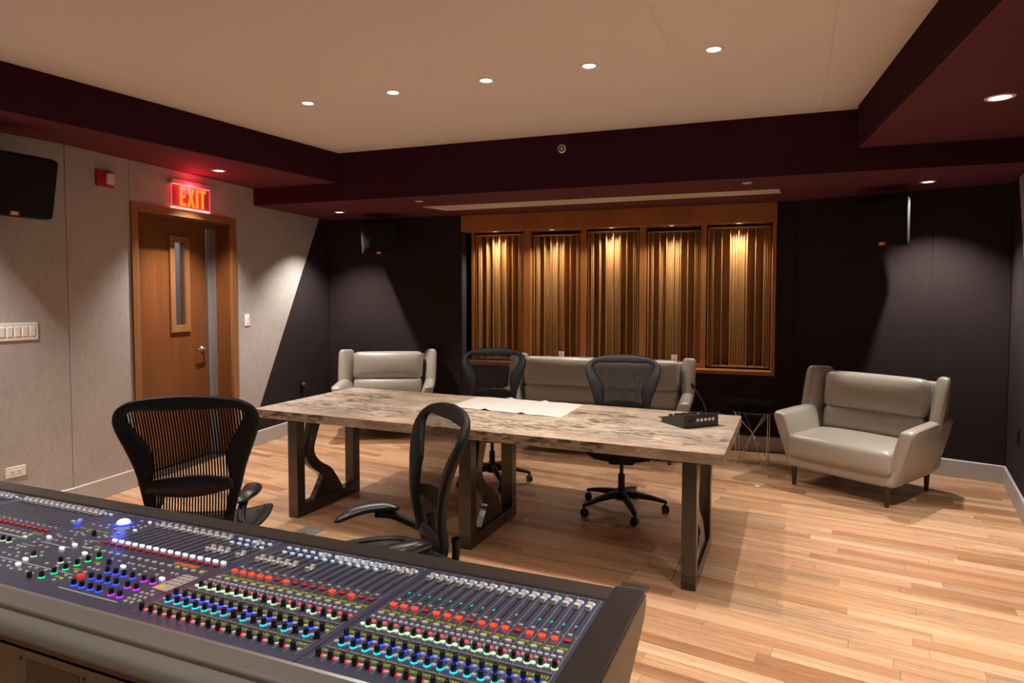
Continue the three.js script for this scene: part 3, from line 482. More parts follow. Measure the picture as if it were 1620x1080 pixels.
// ---------------------------------------------------------------- leather sofas
function makeSofa(W, name, label, category, pos, turn) {   // W: width of the seat; z points to the front, the four legs stand on the floor
  const t = thing(name, label, category, pos, turn), h = W / 2, M1 = M.leather;
  // base: narrows towards the floor
  obj('base_frame', puff(W + 0.03, 0.16, 0.775, 0.04, [0, 0, 0.004], 16, q => { q.x *= 1 + 0.35 * q.y / Math.max(W, 0.8) * 0.5; }).translate(0, 0.225, 0.0), M1, t);
  const n = W > 1.2 ? 24 : 16;
  obj('seat_cushion', puff(W + 0.01, 0.19, 0.62, 0.055, [0.0, 0.03, 0.018], n).translate(0, 0.335, 0.115), M1, t);
  const lean = g => g.rotateX(-0.16);
  obj('back_cushion', lean(puff(W - 0.02, 0.225, 0.17, 0.06, [0, 0.006, 0.035], n)).translate(0, 0.51, -0.205), M1, t);
  obj('back_cushion', lean(puff(W - 0.01, 0.325, 0.17, 0.06, [0, 0.006, 0.035], n)).translate(0, 0.755, -0.243), M1, t);
  obj('back_shell', lean(puff(W + 0.14, 0.70, 0.09, 0.04, [0, 0, 0.0], n)).translate(0, 0.545, -0.345), M1, t);
  for (const s of [-1, 1]) {
    // flared arm: a slab that leans outwards, cut back towards the foot at its front
    const mirror = g => { if (s < 0) { g.applyMatrix4(new THREE.Matrix4().makeScale(-1, 1, 1)); flip(g); } return g; };
    const armWarp = q => { const k = q.y / 0.46 + 0.5, f = q.z / 0.80 + 0.5; q.x += 0.135 * (k - 0.5) - 0.012 * (1 - f) * k; q.z += f * (-0.045 * (1 - k)); q.y += 0.018 * (0.5 - f) * k; };
    const seam = (pts, warp, off) => mirror(tube(pts.map(p => { const q = v3(...p); warp(q); return q.add(off); }), 0.0026, 60, 6, false, 0.2));
    const ao = v3(h + 0.028, 0.378, 0.0), a = obj('arm', mirror(puff(0.115, 0.46, 0.80, 0.042, [0.008, 0.006, 0.006], 14, armWarp).translate(ao.x, ao.y, ao.z)), M1, t);
    obj('piping', seam([[0.048, -0.19, 0.388], [0.048, -0.05, 0.392], [0.048, 0.17, 0.390], [0.047, 0.205, 0.372], [0.047, 0.219, 0.33], [0.047, 0.221, 0.1], [0.047, 0.221, -0.2]], armWarp, ao), M.seam, a);
    // wing beside the back cushions, its front edge turned outwards
    const wingWarp = q => { const k = q.y / 0.42 + 0.5, f = q.z / 0.30 + 0.5; q.x *= 1 - 0.25 * f * k; q.z += -0.075 * k * f + (f - 0.5) * 0.05 * (1 - k) - 0.045 * k; q.x += 0.02 * (k - 0.5) + 0.075 * f * f; q.y += 0.020 * f * k; };
    const wo = v3(h + 0.045, 0.725, -0.225), w = obj('wing', mirror(puff(0.095, 0.42, 0.30, 0.040, [0.008, 0, 0.006], 14, wingWarp).translate(wo.x, wo.y, wo.z)), M1, t);
    obj('piping', seam([[0.038, -0.14, 0.143], [0.039, 0.0, 0.145], [0.039, 0.16, 0.142], [0.038, 0.193, 0.12], [0.038, 0.206, 0.08], [0.038, 0.207, -0.1]], wingWarp, wo), M.seam, w);
  }
  for (const [x, z] of [[-1, 1], [1, 1], [-1, -1], [1, -1]]) obj('leg', cyl(0.024, 0.015, 0.155, 14).translate(x * (h - 0.045), 0.0775, z * 0.36), M.darkWood, t);
  return t;
}
function flip(g) { const p = g.index; if (p) for (let i = 0; i < p.count; i += 3) { const a = p.getX(i); p.setX(i, p.getX(i + 1)); p.setX(i + 1, a); } g.computeVertexNormals(); }
makeSofa(0.82, 'loveseat', 'small light grey leather loveseat with dark tapered legs beside the glass side table', 'loveseat', [0.513, 0, -5.933], -29.3 * R);
makeSofa(0.82, 'loveseat', 'small light grey leather loveseat at the dark wall behind the left end of the table', 'loveseat', [-4.26, 0, -6.03], 29 * R);
makeSofa(1.66, 'sofa', 'wide light grey leather sofa in front of the wooden diffuser bay', 'sofa', [-1.86, 0, -6.27], 4.8 * R);

// ---------------------------------------------------------------- glass side table on crossed wire legs
{
  const t = thing('side_table', 'round glass side table on crossed chrome wire legs', 'side table', [-0.345, 0, -6.385]);
  const hgt = 0.515, rt = 0.235;
  obj('glass_top', lathe([[0, 0], [rt - 0.004, 0], [rt, 0.004], [rt, 0.008], [rt - 0.004, 0.012], [0, 0.012]], 48).translate(0, hgt - 0.012, 0), std(col(0.38, 0.44, 0.44), 0.03, 0, { transmission: 1, thickness: 0, ior: 1.6 }), t);
  for (let k = 0; k < 4; k++) {
    const a = k * Math.PI / 2 + 0.82, c = Math.cos(a), s = Math.sin(a), q = Math.cos(a + 0.16), e = Math.sin(a + 0.16), fr = 0.19, tr = 0.20;
    // one bent rod: up from the foot to the near rim, and from the foot through the middle to the far rim
    obj('wire_leg', [tube([[c * tr, hgt - 0.014, s * tr], [c * fr, 0.03, s * fr], [c * (fr - 0.005) , 0.008, s * (fr - 0.005)], [q * (fr - 0.02), 0.006, e * (fr - 0.02)], [q * (fr - 0.03), 0.02, e * (fr - 0.03)], [q * 0.012, 0.265, e * 0.012], [-q * tr, hgt - 0.014, -e * tr]], 0.0042, 64, 8, false, 0.15)], M.chrome, t);
    obj('glass_pad', cyl(0.012, 0.012, 0.006, 14, c * tr, hgt - 0.013, s * tr), M.chrome, t);
  }
}
// ---------------------------------------------------------------- floor fittings
for (const [x, z, l] of [[-0.262, -5.627, 'small round metal floor plug beside the glass side table'], [-0.809, -3.60, 'small round metal floor plug below the right end of the table']]) { const t = thing('floor_plug', l, 'floor plug', [x, 0, z]); obj('cap', lathe([[0, 0.005], [0.018, 0.005], [0.026, 0.003], [0.028, 0.0005], [0, 0.0005]], 24), std(col(0.7, 0.68, 0.64), 0.4, 0.8), t); obj('slot', box(0.018, 0.001, 0.003, 0, 0.0053, 0), M.cavity, t); }
for (const [x, z, l] of [[-0.775, -3.35, 'flat steel floor box lid behind the end of the mixing console'], [-2.97, -3.30, 'flat steel floor box lid below the left end of the table']]) { const t = thing('floor_box_lid', l, 'floor box', [x, 0, z]); obj('lid', rbox(0.15, 0.006, 0.135, 0.002, 0, 0.0032, 0), std(col(0.40, 0.38, 0.35), 0.35, 0.7), t); obj('finger_slot', box(0.03, 0.001, 0.008, 0, 0.0064, 0.045), M.cavity, t); }
{ const t = thing('floor_hatch', 'thin dark joint of a floor hatch under the right end of the table', 'hatch', [-1.18, 0, -3.90]); const a = 0.576, b = 0.36; obj('joint', [span(-a, a, 0.0002, 0.0008, b - 0.0013, b + 0.0013), span(-a, a, 0.0002, 0.0008, -b - 0.0013, -b + 0.0013), span(a - 0.0016, a + 0.0016, 0.0002, 0.0008, -b, b), span(-a - 0.0013, -a + 0.0013, 0.0002, 0.0008, -b, b)], M.cavity, t); }

// ---------------------------------------------------------------- mesh office chairs
// back outline: half widths of the frame, outside and inside, by distance below the top
const outHW = [[0, 0], [0.004, 0.09], [0.012, 0.155], [0.028, 0.215], [0.062, 0.264], [0.11, 0.285], [0.162, 0.280], [0.23, 0.258], [0.298, 0.234], [0.36, 0.215], [0.44, 0.197], [0.52, 0.178], [0.60, 0.165]];
const inHW = [[0.064, 0], [0.067, 0.09], [0.066, 0.165], [0.068, 0.198], [0.088, 0.226], [0.125, 0.216], [0.17, 0.190], [0.215, 0.162], [0.26, 0.146], [0.33, 0.146], [0.42, 0.150], [0.51, 0.140], [0.57, 0.125]];
function hwIn(d) { for (let i = 4; i < inHW.length - 1; i++) if (d >= inHW[i][0] && d <= inHW[i + 1][0]) { const k = (d - inHW[i][0]) / (inHW[i + 1][0] - inHW[i][0]); return inHW[i][1] * (1 - k) + inHW[i + 1][1] * k; } return d < 0.085 ? 0.205 + (d - 0.066) * 1.6 : 0.125; }
const backTop = 1.12;
function onBack(x, d, off = 0) {                 // a point of the curved back: x across, d below the top
  const y = backTop - d * 0.985, z = -0.325 + d * 0.21 + 0.045 * Math.sin(Math.min(1, d / 0.55) * Math.PI) + 0.42 * x * x - 0.25 * Math.max(0, d - 0.42) ** 1.5;
  return v3(x, y, z + off);
}
function makeChair(label, [x, z], turn, lift = 0, group, armDrop = 0.06, armIn = 0.045) {
  const t = thing('office_chair', label, 'chair', [x, 0, z], turn, group);
  const up = g => g.translate(0, lift, 0);
  // five-star base on twin-wheel casters
  for (let k = 0; k < 5; k++) {
    const a = k * 72 * R + 0.31;
    const rings = [[0.03, 0.125, 0.030, 0.030], [0.10, 0.122, 0.026, 0.024], [0.22, 0.105, 0.021, 0.017], [0.315, 0.083, 0.017, 0.012], [0.33, 0.078, 0.012, 0.008]].map(([r, y, w, h]) => { const o = []; for (let j = 0; j < 12; j++) { const b = j / 12 * 2 * Math.PI; const cx = Math.sign(Math.cos(b)) * Math.pow(Math.abs(Math.cos(b)), 0.6) * w, cy = Math.sign(Math.sin(b)) * Math.pow(Math.abs(Math.sin(b)), 0.6) * h; o.push(v3(cx * Math.cos(a) + r * Math.sin(a), y + cy, -cx * Math.sin(a) + r * Math.cos(a))); } return o; });
    obj('base_leg', loft(rings), M.graphite, t);
    const cx = 0.318 * Math.sin(a), cz = 0.318 * Math.cos(a), b = a + 0.9 + k;
    const wh = s => at(lathe([[0, -0.010], [0.020, -0.010], [0.0275, -0.006], [0.0275, 0.006], [0.020, 0.010], [0, 0.010]], 20), s * 0.0135, 0, 0, 0, 0, Math.PI / 2);
    obj('caster', merge([wh(-1), wh(1), rbox(0.012, 0.034, 0.05, 0.004, 0, 0.012, 0), cyl(0.007, 0.007, 0.05, 10, 0, 0.035, 0.004)]).rotateY(b).translate(cx, 0.0277, cz), M.caster, t);
  }
  obj('hub', lathe([[0, 0.085], [0.044, 0.085], [0.046, 0.13], [0.036, 0.155], [0.03, 0.17], [0, 0.17]], 24), M.graphite, t);
  obj('gas_column', merge([cyl(0.025, 0.025, 0.10 + lift, 20, 0, 0.21 + lift / 2, 0), cyl(0.014, 0.014, 0.14 + lift, 16, 0, 0.30 + lift / 2, 0)]), M.graphiteSoft, t);
  obj('tilt_mechanism', up(merge([rbox(0.19, 0.06, 0.26, 0.02, 0, 0.385, -0.01), rbox(0.30, 0.035, 0.10, 0.012, 0, 0.405, 0.0), rbox(0.12, 0.05, 0.12, 0.02, 0, 0.39, -0.15), cyl(0.012, 0.012, 0.36, 12).rotateZ(Math.PI / 2).translate(0, 0.39, 0.06), rbox(0.03, 0.018, 0.05, 0.006, 0.19, 0.39, 0.06), rbox(0.03, 0.018, 0.05, 0.006, -0.19, 0.39, 0.06)])), M.graphite, t);
  // seat: a sprung net in a rounded ring that falls away at the front
  const seatY = (u, v) => 0.468 + 0.022 * (u * u) - 0.012 * (1 - u * u) * (1 - v * v) - (v > 0.35 ? 0.09 * (v - 0.35) ** 2 : 0) + (v < -0.5 ? 0.05 * (v + 0.5) ** 2 : 0);
  const sx = v => 0.255 - 0.03 * Math.max(0, -v) ** 1.5, sz = 0.235;
  const ring = []; for (let i = 0; i < 56; i++) { const a = i / 56 * 2 * Math.PI, c = Math.cos(a), s = Math.sin(a), k = Math.pow(Math.abs(c), 4) + Math.pow(Math.abs(s), 4), m = Math.pow(k, -0.25), u = c * m, v = s * m; const P = v3(u * sx(v), seatY(u, v), v * sz + 0.045); const n = v3(c, 0, s); const o = []; for (let j = 0; j < 8; j++) { const b = j / 8 * 2 * Math.PI; o.push(P.clone().add(n.clone().multiplyScalar(0.024 * Math.cos(b))).add(v3(0, 0.011 * Math.sin(b), 0))); } ring.push(o); }
  obj('seat_frame', up(loft(ring, true)), M.graphite, t);
  { const n = 20, pos = [], idx = []; for (const dy of [0.004, -0.006]) for (let j = 0; j <= n; j++) for (let i = 0; i <= n; i++) { const u0 = i / n * 2 - 1, v0 = j / n * 2 - 1, m = Math.pow(Math.max(1e-6, u0 ** 4 + v0 ** 4), 0.25), f = Math.max(Math.abs(u0), Math.abs(v0)), q = m > 0 ? f / m : 1, u = u0 * (q * f + 1 - f), v = v0 * (q * f + 1 - f); pos.push(u * sx(v) * 0.985, seatY(u, v) + dy, v * sz * 0.985 + 0.045); } for (let l = 0; l < 2; l++) for (let j = 0; j < n; j++) for (let i = 0; i < n; i++) { const a = l * (n + 1) ** 2 + j * (n + 1) + i, b = a + 1, c = a + n + 1, d = c + 1; l ? idx.push(a, b, c, b, d, c) : idx.push(a, c, b, b, c, d); } const g = new THREE.BufferGeometry(); g.setAttribute('position', new THREE.Float32BufferAttribute(pos, 3)); g.setIndex(idx); g.computeVertexNormals(); obj('seat_net', up(g), std(col(0.028, 0.028, 0.029), 0.65), t); }
  // back frame: one loop of varying width
  const key = (L, f) => new THREE.SplineCurve(L.map(p => new THREE.Vector2(p[1], p[0]))).getPoints(60);
  const o1 = key(outHW), i1 = key(inHW), rings = [];
  for (let k = 0; k <= 60; k++) { const ring = [], O = o1[k], I = i1[k]; const P = onBack(O.x, O.y), Q = onBack(I.x, I.y), mid = P.clone().add(Q).multiplyScalar(0.5), ax = P.clone().sub(Q).multiplyScalar(0.5), nz = v3(0, 0.18, 1).normalize(); const th = 0.0125 + 0.006 * Math.min(1, k / 30); for (let j = 0; j < 12; j++) { const b = j / 12 * 2 * Math.PI, c = Math.cos(b), s = Math.sin(b); ring.push(mid.clone().add(ax.clone().multiplyScalar(Math.sign(c) * Math.pow(Math.abs(c), 0.75))).add(nz.clone().multiplyScalar(th * s * (1 + 0.5 * Math.max(0, c))))); } rings.push(ring); }
  const mir = rings.map(r => r.map(p => v3(-p.x, p.y, p.z))).reverse().slice(0, -1).map(r => r);
  obj('back_frame', up(loft([...mir, ...rings])), M.graphite, t);
  obj('lower_bar', up(puff(0.30, 0.07, 0.035, 0.016, [0, 0.004, 0.004], 12).translate(0, onBack(0, 0.585).y, onBack(0.1, 0.585).z)), M.graphite, t);
  // net of the back: upright strands
  const strands = []; for (let x = -0.2335; x < 0.234; x += 0.0114) {
    let run = []; const flush = () => { if (run.length > 1) { const pos = [], idx = []; run.forEach(d => { for (const [s, o] of [[-1, -1], [1, -1], [1, 1], [-1, 1]]) { const p = onBack(x + s * 0.0034, d, o * 0.00018); pos.push(p.x, p.y, p.z); } }); for (let i = 0; i < run.length - 1; i++) { const a = i * 4, b = a + 4; for (let e = 0; e < 4; e++) { const f = (e + 1) % 4; idx.push(a + e, a + f, b + e, a + f, b + f, b + e); } } const g = new THREE.BufferGeometry(); g.setAttribute('position', new THREE.Float32BufferAttribute(pos, 3)); g.setIndex(idx); g.computeVertexNormals(); strands.push(g); } run = []; };
    for (let d = 0.058; d <= 0.575; d += 0.0165) { if (Math.abs(x) < hwIn(d) + 0.012) run.push(d); else flush(); } flush();
  }
  const net = obj('back_net', up(merge(strands)), M.netting, t);
  // lumbar pad across the rear of the back
  { const pr = []; for (let k = 0; k <= 24; k++) { const u = k / 12 - 1, hh = 0.022 + 0.026 * (1 - u * u), p = onBack(u * 0.172, 0.405, -0.022 - 0.006 * (1 - u * u)), o = []; for (let j = 0; j < 12; j++) { const b = j / 12 * 2 * Math.PI; o.push(v3(p.x, p.y + Math.sin(b) * hh, p.z + Math.cos(b) * 0.012)); } pr.push(o); } obj('lumbar_pad', up(loft(pr)), M.rubberPad, t); }
  // spine from the tilt box to the lower back
  for (const s of [-1, 1]) obj('spine', up(tube([[s * 0.05, 0.39, -0.15], [s * 0.12, 0.42, -0.235], [s * 0.155, 0.52, -0.262], [s * 0.165, 0.60, -0.258]], 0.017, 20, 10)), M.graphite, t);
  for (const s of [-1, 1]) {
    const a = obj('arm_support', tube([[s * 0.175, 0.545, -0.262], [s * 0.225, 0.575, -0.235], [s * (0.27 - armIn * 0.8), 0.615, -0.17], [s * (0.283 - armIn), 0.655, -0.10], [s * (0.283 - armIn), 0.672, -0.03]], 0.019, 28, 10).translate(0, lift - armDrop, 0), M.graphite, t);
    const pad = []; for (let k = 0; k <= 22; k++) { const u = k / 22, w = 0.043 * Math.pow(Math.max(0, 1 - Math.pow(Math.abs(2 * u - 1), 3.2)), 0.5) + 0.0008, p = v3(s * (0.273 - armIn + 0.03 * Math.sin(u * Math.PI)), 0.695 - 0.05 * Math.max(0, u - 0.45) ** 2 * 2 - 0.012 * (u < 0.2 ? (0.2 - u) * 5 : 0), -0.14 + 0.30 * u), o = []; for (let j = 0; j < 14; j++) { const b = j / 14 * 2 * Math.PI; o.push(v3(p.x + Math.cos(b) * w, p.y + Math.sin(b) * w * 0.52, p.z)); } pad.push(o); }
    obj('arm_pad', loft(pad).translate(0, lift - armDrop, 0), M.rubberPad, a);
  }
  return t;
}
makeChair('black mesh office chair seen from behind at the mixing console', [-2.465, -2.06], 216 * R, 0.067, 'black mesh office chairs', 0.075, 0.10);
makeChair('black mesh office chair turned sideways between the console and the table', [-1.545, -2.155], -40 * R, 0.0, 'black mesh office chairs');
makeChair('black mesh office chair behind the table at the left end of the paper', [-2.34, -4.84], 22 * R, 0.0, 'black mesh office chairs');
makeChair('black mesh office chair behind the table at the right end of the paper', [-1.15, -4.575], 13 * R, 0.01, 'black mesh office chairs', 0.065);

// ---------------------------------------------------------------- mixing console; u runs along it (0 at its right end), v across the tilted surface from the operator's side
{
  const t = thing('mixing_console', 'long black mixing console with rows of lit buttons, faders and knobs', 'mixing console', [-0.353, 0, -1.662], 2.133 * R);
  const TILT = 4.5 * R, tan = Math.tan(TILT), L = 3.75, yAt = z => 0.8 + z * tan;
  const m = {
    shell: std(col(0.036, 0.030, 0.027), 0.5), cap: std(col(0.021, 0.0175, 0.016), 0.45), pad: std(col(0.135, 0.122, 0.108), 0.5, 0, { bumpMap: leatherBump, bumpScale: 0.0008 }), bronze: std(col(0.085, 0.052, 0.026), 0.42, 0.2),
    plate: std(col(0.060, 0.071, 0.125), 0.36, 0.1, { clearcoat: 0.2, clearcoatRoughness: 0.25 }), print: std(col(0.45, 0.44, 0.42), 0.6), slot: std(col(0.003, 0.003, 0.004), 0.6), silver: std(col(0.30, 0.30, 0.28), 0.35, 0.6),
    cap1: std(col(0.80, 0.80, 0.80), 0.35), knob: std(col(0.009, 0.009, 0.010), 0.42), grey: std(col(0.60, 0.58, 0.56), 0.45), bluish: std(col(0.54, 0.60, 0.70), 0.4), dullRed: std(col(0.62, 0.028, 0.028), 0.4), hush: std(col(0.52, 0.50, 0.49), 0.5),
    litRed: glow(col(1, 0.045, 0.008), 2.0, col(0.4, 0.02, 0.01)), pink: glow(col(1, 0.10, 0.12), 0.75, col(0.4, 0.05, 0.05)), mint: glow(col(0.62, 1, 0.6), 0.85, col(0.4, 0.4, 0.35)), ice: glow(col(0.5, 0.75, 1), 0.75, col(0.35, 0.38, 0.42)), white: glow(col(0.88, 0.94, 1), 2.2, col(0.5, 0.5, 0.5)),
    ringBlue: glow(col(0.02, 0.05, 1), 2.6), ringCyan: glow(col(0.0, 0.62, 0.85), 1.5), ringRed: glow(col(1, 0.02, 0.02), 1.2), ringGreen: glow(col(0, 1, 0.32), 1.1), ringPurple: glow(col(0.45, 0.02, 1), 2.0), ringPale: glow(col(0.75, 1, 0.6), 0.9), digit: glow(col(0, 0.75, 0.42), 0.9), amber: glow(col(1, 0.3, 0.02), 1.0, col(0.3, 0.1, 0.02)),
  };
  const textMap = tex(64, 16, (u, v, x, y) => { const c = x >> 2, r = [1, 1, 0, 1, 1, 1, 0, 1, 1, 0, 1, 1, 1, 1, 0, 0][c], on = (x & 3) < 3 && r && ((y > 2 && y < 6) || (y > 9 && y < 13)) && ((x * 7 + y * 3) % 5 > 0); return on ? [1, 1, 1] : [0.02, 0.02, 0.02]; }, true);
  m.text = std(col(0.02, 0.02, 0.01), 0.4, 0, { emissive: col(0.72, 0.9, 0.02), emissiveIntensity: 2.2, emissiveMap: textMap });

  // carcass: side view (z, y), drawn along the whole length
  const side = pts => pts.map(([z, y]) => [-z, y]);
  const run = (pts, x0, x1, bevel = 0) => ext(side(pts), x1 - x0, bevel).rotateY(Math.PI / 2).translate(x0, 0, 0);
  obj('carcass', run([[0.0, 0.776], [0.0, 0.79], [0.68, yAt(0.68) - 0.012], [0.782, yAt(0.68) - 0.014], [0.782, 0.56], [0.50, 0.60], [0.15, 0.70], [0.03, 0.735]], -L, -0.07), m.shell, t);
  obj('front_bezel', run([[-0.004, 0.772], [-0.004, 0.798], [0.004, 0.806], [0.086, yAt(0.086) + 0.006], [0.090, yAt(0.09)], [0.090, yAt(0.09) - 0.012], [0.0, 0.776]], -L, -0.078), m.shell, t);
  obj('end_cap', ext(side([[-0.006, 0.770], [-0.006, 0.802], [0.004, 0.812], [0.74, yAt(0.74) + 0.011], [0.79, yAt(0.74) + 0.006], [0.812, yAt(0.70) - 0.012], [0.806, 0.52], [0.50, 0.600], [0.15, 0.700], [0.03, 0.738]]), 0.078, 0.003).rotateY(Math.PI / 2).translate(-0.078, 0, 0), m.cap, t);
  obj('side_panel', ext(side([[0.0, 0.772], [0.0, 0.798], [0.738, yAt(0.738) + 0.004], [0.786, yAt(0.74) - 0.001], [0.804, yAt(0.70) - 0.016], [0.800, 0.527], [0.498, 0.606], [0.15, 0.706], [0.034, 0.742]]), 0.004, 0.0008).rotateY(Math.PI / 2).translate(0.0002, 0, 0), std(col(0.11, 0.072, 0.042), 0.45, 0.2), t);
  obj('cap_screw', cyl(0.006, 0.006, 0.003, 12).rotateZ(Math.PI / 2).translate(0.0045, 0.745, 0.33), m.slot, t);
  // padded rail on the near side: two rounded boards with a gap, then the rear panel
  obj('edge_trim', run([[0.676, yAt(0.676) - 0.004], [0.676, yAt(0.676) + 0.004], [0.681, yAt(0.676) + 0.008], [0.688, yAt(0.676) + 0.006], [0.690, yAt(0.676) - 0.004]], -L, -0.078), m.silver, t);
  const arc = (cz, cy, r, a0, a1, n = 10, ry = r) => Array.from({ length: n + 1 }, (_, k) => { const a = (a0 + (a1 - a0) * k / n) * R; return [cz + r * Math.cos(a), cy + ry * Math.sin(a)]; });
  obj('rail_pad', run([[0.691, 0.842], [0.691, 0.856], ...arc(0.703, 0.856, 0.012, 180, 90), ...arc(0.749, 0.864, 0.008, 90, 0, 6), [0.757, 0.842]], -L, -0.078), m.pad, t);
  obj('rail_pad', run([[0.766, 0.842], [0.766, 0.862], ...arc(0.774, 0.862, 0.008, 180, 90, 6), ...arc(0.786, 0.848, 0.024, 90, -60, 16, 0.022), [0.778, 0.827]], -L, -0.078), m.pad, t);
  obj('rear_panel', run([[0.782, 0.8105], [0.790, 0.8105], [0.790, 0.8265], [0.782, 0.8265]], -L, -0.078), m.bronze, t);
  const rp = obj('rear_panel', run([[0.782, 0.52], [0.790, 0.52], [0.790, 0.8035], [0.782, 0.8035]], -L, -0.078), m.bronze, t);
  obj('vent_grille', uvm(span(-1.236, -1.060, 0.66, 0.784, 0.790, 0.7915), 'x'), std(col(1, 1, 1), 0.5, 0.2, { map: perfMap }), rp);
  for (const x of [-1.254, -1.044]) obj('screw', cyl(0.003, 0.003, 0.003, 10).rotateX(Math.PI / 2).translate(x, 0.783, 0.791), m.slot, rp);
  for (const x of [-0.75, -3.05]) obj('pedestal', [rbox(0.16, 0.62, 0.34, 0.01, x, 0.34, 0.46), rbox(0.22, 0.03, 0.62, 0.008, x, 0.015, 0.44)], m.shell, t);

  // shared shapes
  const oval = (a, b, h) => new THREE.CylinderGeometry(1, 1, 1, 12).scale(a, h, b).translate(0, h / 2, 0);
  const G = {
    big: oval(0.0082, 0.0058, 0.0045), mid: oval(0.0078, 0.0050, 0.004), small: oval(0.0054, 0.0044, 0.0035), dot: oval(0.0018, 0.0018, 0.002), mute: rbox(0.0165, 0.006, 0.0125, 0.003, 0, 0.003, 0, 2), lamp: rbox(0.0165, 0.006, 0.009, 0.003, 0, 0.003, 0, 2),
    knob: lathe([[0, 0.0175], [0.0046, 0.0175], [0.0056, 0.016], [0.0062, 0.003], [0, 0.003]], 14), ring: lathe([[0, 0.0022], [0.0074, 0.0022], [0.0082, 0.001], [0.0082, 0], [0, 0]], 16), led: box(0.004, 0.004, 0.007, 0, 0.002, 0),
    text: new THREE.BoxGeometry(0.024, 0.0015, 0.0085), bar: rbox(0.027, 0.003, 0.006, 0.001, 0, 0.0015, 0, 1), slot: box(0.0026, 0.0012, 0.175, 0, 0.0004, 0.208), bracket: merge([box(0.027, 0.001, 0.0012, 0, 0.0006, 0.0955), box(0.0010, 0.001, 0.006, -0.0135, 0.0006, 0.098), box(0.0010, 0.001, 0.006, 0.0135, 0.0006, 0.098)]),
    cap: ext([[-0.0165, 0.002], [0.0165, 0.002], [0.0165, 0.0135], [0.0085, 0.0145], [0.0045, 0.005], [-0.0045, 0.005], [-0.0085, 0.0145], [-0.0165, 0.0135]], 0.0125, 0.0009, [], 1).translate(0, 0, -0.00625).rotateY(Math.PI / 2),
    two: merge([box(0.006, 0.001, 0.0012, 0, 0.0006, -0.004), box(0.006, 0.001, 0.0012, 0, 0.0006, 0), box(0.006, 0.001, 0.0012, 0, 0.0006, 0.004), box(0.0012, 0.001, 0.004, 0.0025, 0.0006, 0.002), box(0.0012, 0.001, 0.004, -0.0025, 0.0006, -0.002)]),
  };
  function put(name, g, mat, parent, u, v, y = 0) { const o = new THREE.Mesh(g, mat); o.name = name; o.position.set(u, y, v); parent.add(o); return o; }
  function module(u0, u1, label) { const p = obj('control_module', ext([[u0, 0.0905], [u1, 0.0905], [u1, 0.676], [u0, 0.676]].map(([a, b]) => [a, -b]), 0.012, 0.001, [], 1).rotateX(-Math.PI / 2).translate(0, -0.012, 0), m.plate, t); p.position.y = 0.8; p.rotation.x = -TILT; p.userData.label = label; return p; }
  function knob(p, u, v, ring, y = 0) { put('led_ring', G.ring, ring, p, u, v, y); put('rotary_knob', G.knob, m.knob, p, u, v, y); }
  function strip(p, u, capV, lit, o = {}) {       // one channel from the fader's far end to the lowest knob
    put('fader_slot', G.slot, m.slot, p, u, 0); put('bracket_print', G.bracket, m.print, p, u, 0);
    put('top_button', G.mid, o.top ?? m.ice, p, u, 0.1285); put('fader_cap', G.cap, m.cap1, p, u, capV);
    put('meter_button', G.small, m.hush, p, u - 0.003, 0.3165); put('indicator', G.dot, m.hush, p, u + 0.012, 0.324);
    put(lit ? 'lit_mute_button' : 'mute_button', G.mute, lit ? m.litRed : m.dullRed, p, u, 0.347);
  }
  function lower(p, u, k, on) {                   // knobs, keys and text of a channel
    put('text_display', G.text, m.text, p, u + 0.003, 0.383, 0.0007); put('select_button', G.big, m.grey, p, u, 0.403);
    put('function_button', G.small, m.bluish, p, u - 0.0075, 0.4245); put('function_button', G.small, m.bluish, p, u + 0.0075, 0.4245); put('function_button', G.small, m.hush, p, u - 0.0075, 0.4445);
    put('cue_button', G.small, m.pink, p, u + 0.0075, 0.4445); knob(p, u + 0.009, 0.469, on ? m.ringPale : m.slot); put('lit_key', G.small, on ? m.mint : m.hush, p, u - 0.0078, 0.467);
    put('divider_bar', G.bar, m.silver, p, u, 0.4935); put('text_display', G.text, m.text, p, u + 0.002, 0.511, 0.0007);
    knob(p, u - 0.005, 0.533, on ? m.ringBlue : m.slot); put('key', G.small, m.grey, p, u + 0.0095, 0.533);
    knob(p, u + 0.009, 0.568, on ? m.ringCyan : m.slot); put('key', G.small, m.bluish, p, u - 0.0085, 0.563);
    put('divider_bar', G.bar, m.silver, p, u, 0.5905); put('text_display', G.text, m.text, p, u + 0.002, 0.603, 0.0007);
    put('rotary_knob', G.knob, m.knob, p, u - 0.004, 0.629); put('led', G.led, on ? m.ringRed : m.slot, p, u + 0.004, 0.6265); put('key', G.small, m.grey, p, u + 0.0105, 0.627);
  }
  function lines(p, u0, n, v0, v1) { obj('strip_print', Array.from({ length: n + 1 }, (_, k) => box(0.0007, 0.0006, v1 - v0, u0 - 0.015 + k * 0.03, 0.0003, (v0 + v1) / 2)), m.print, p); }
  // right-hand bay: sixteen channels, all faders up
  const A = module(-0.590, -0.0785, 'bay of sixteen channel strips at the right end of the console'); lines(A, -0.559, 16, 0.096, 0.645);
  for (let k = 0; k < 16; k++) { const u = -0.559 + k * 0.03; strip(A, u, 0.160, k % 4 !== 3); lower(A, u, k, true); if (![9, 11].includes(k)) put('channel_digit', G.two, m.digit, A, u - 0.003, 0.2665); }
  // next bay: some faders pulled down
  const B = module(-1.118, -0.5915, 'second bay of channel strips with some faders pulled down'); lines(B, -1.075, 16, 0.096, 0.645);
  const litB = [0, 1, 2, 3, 4, 6, 11, 13], offB = [7, 9, 11, 13];
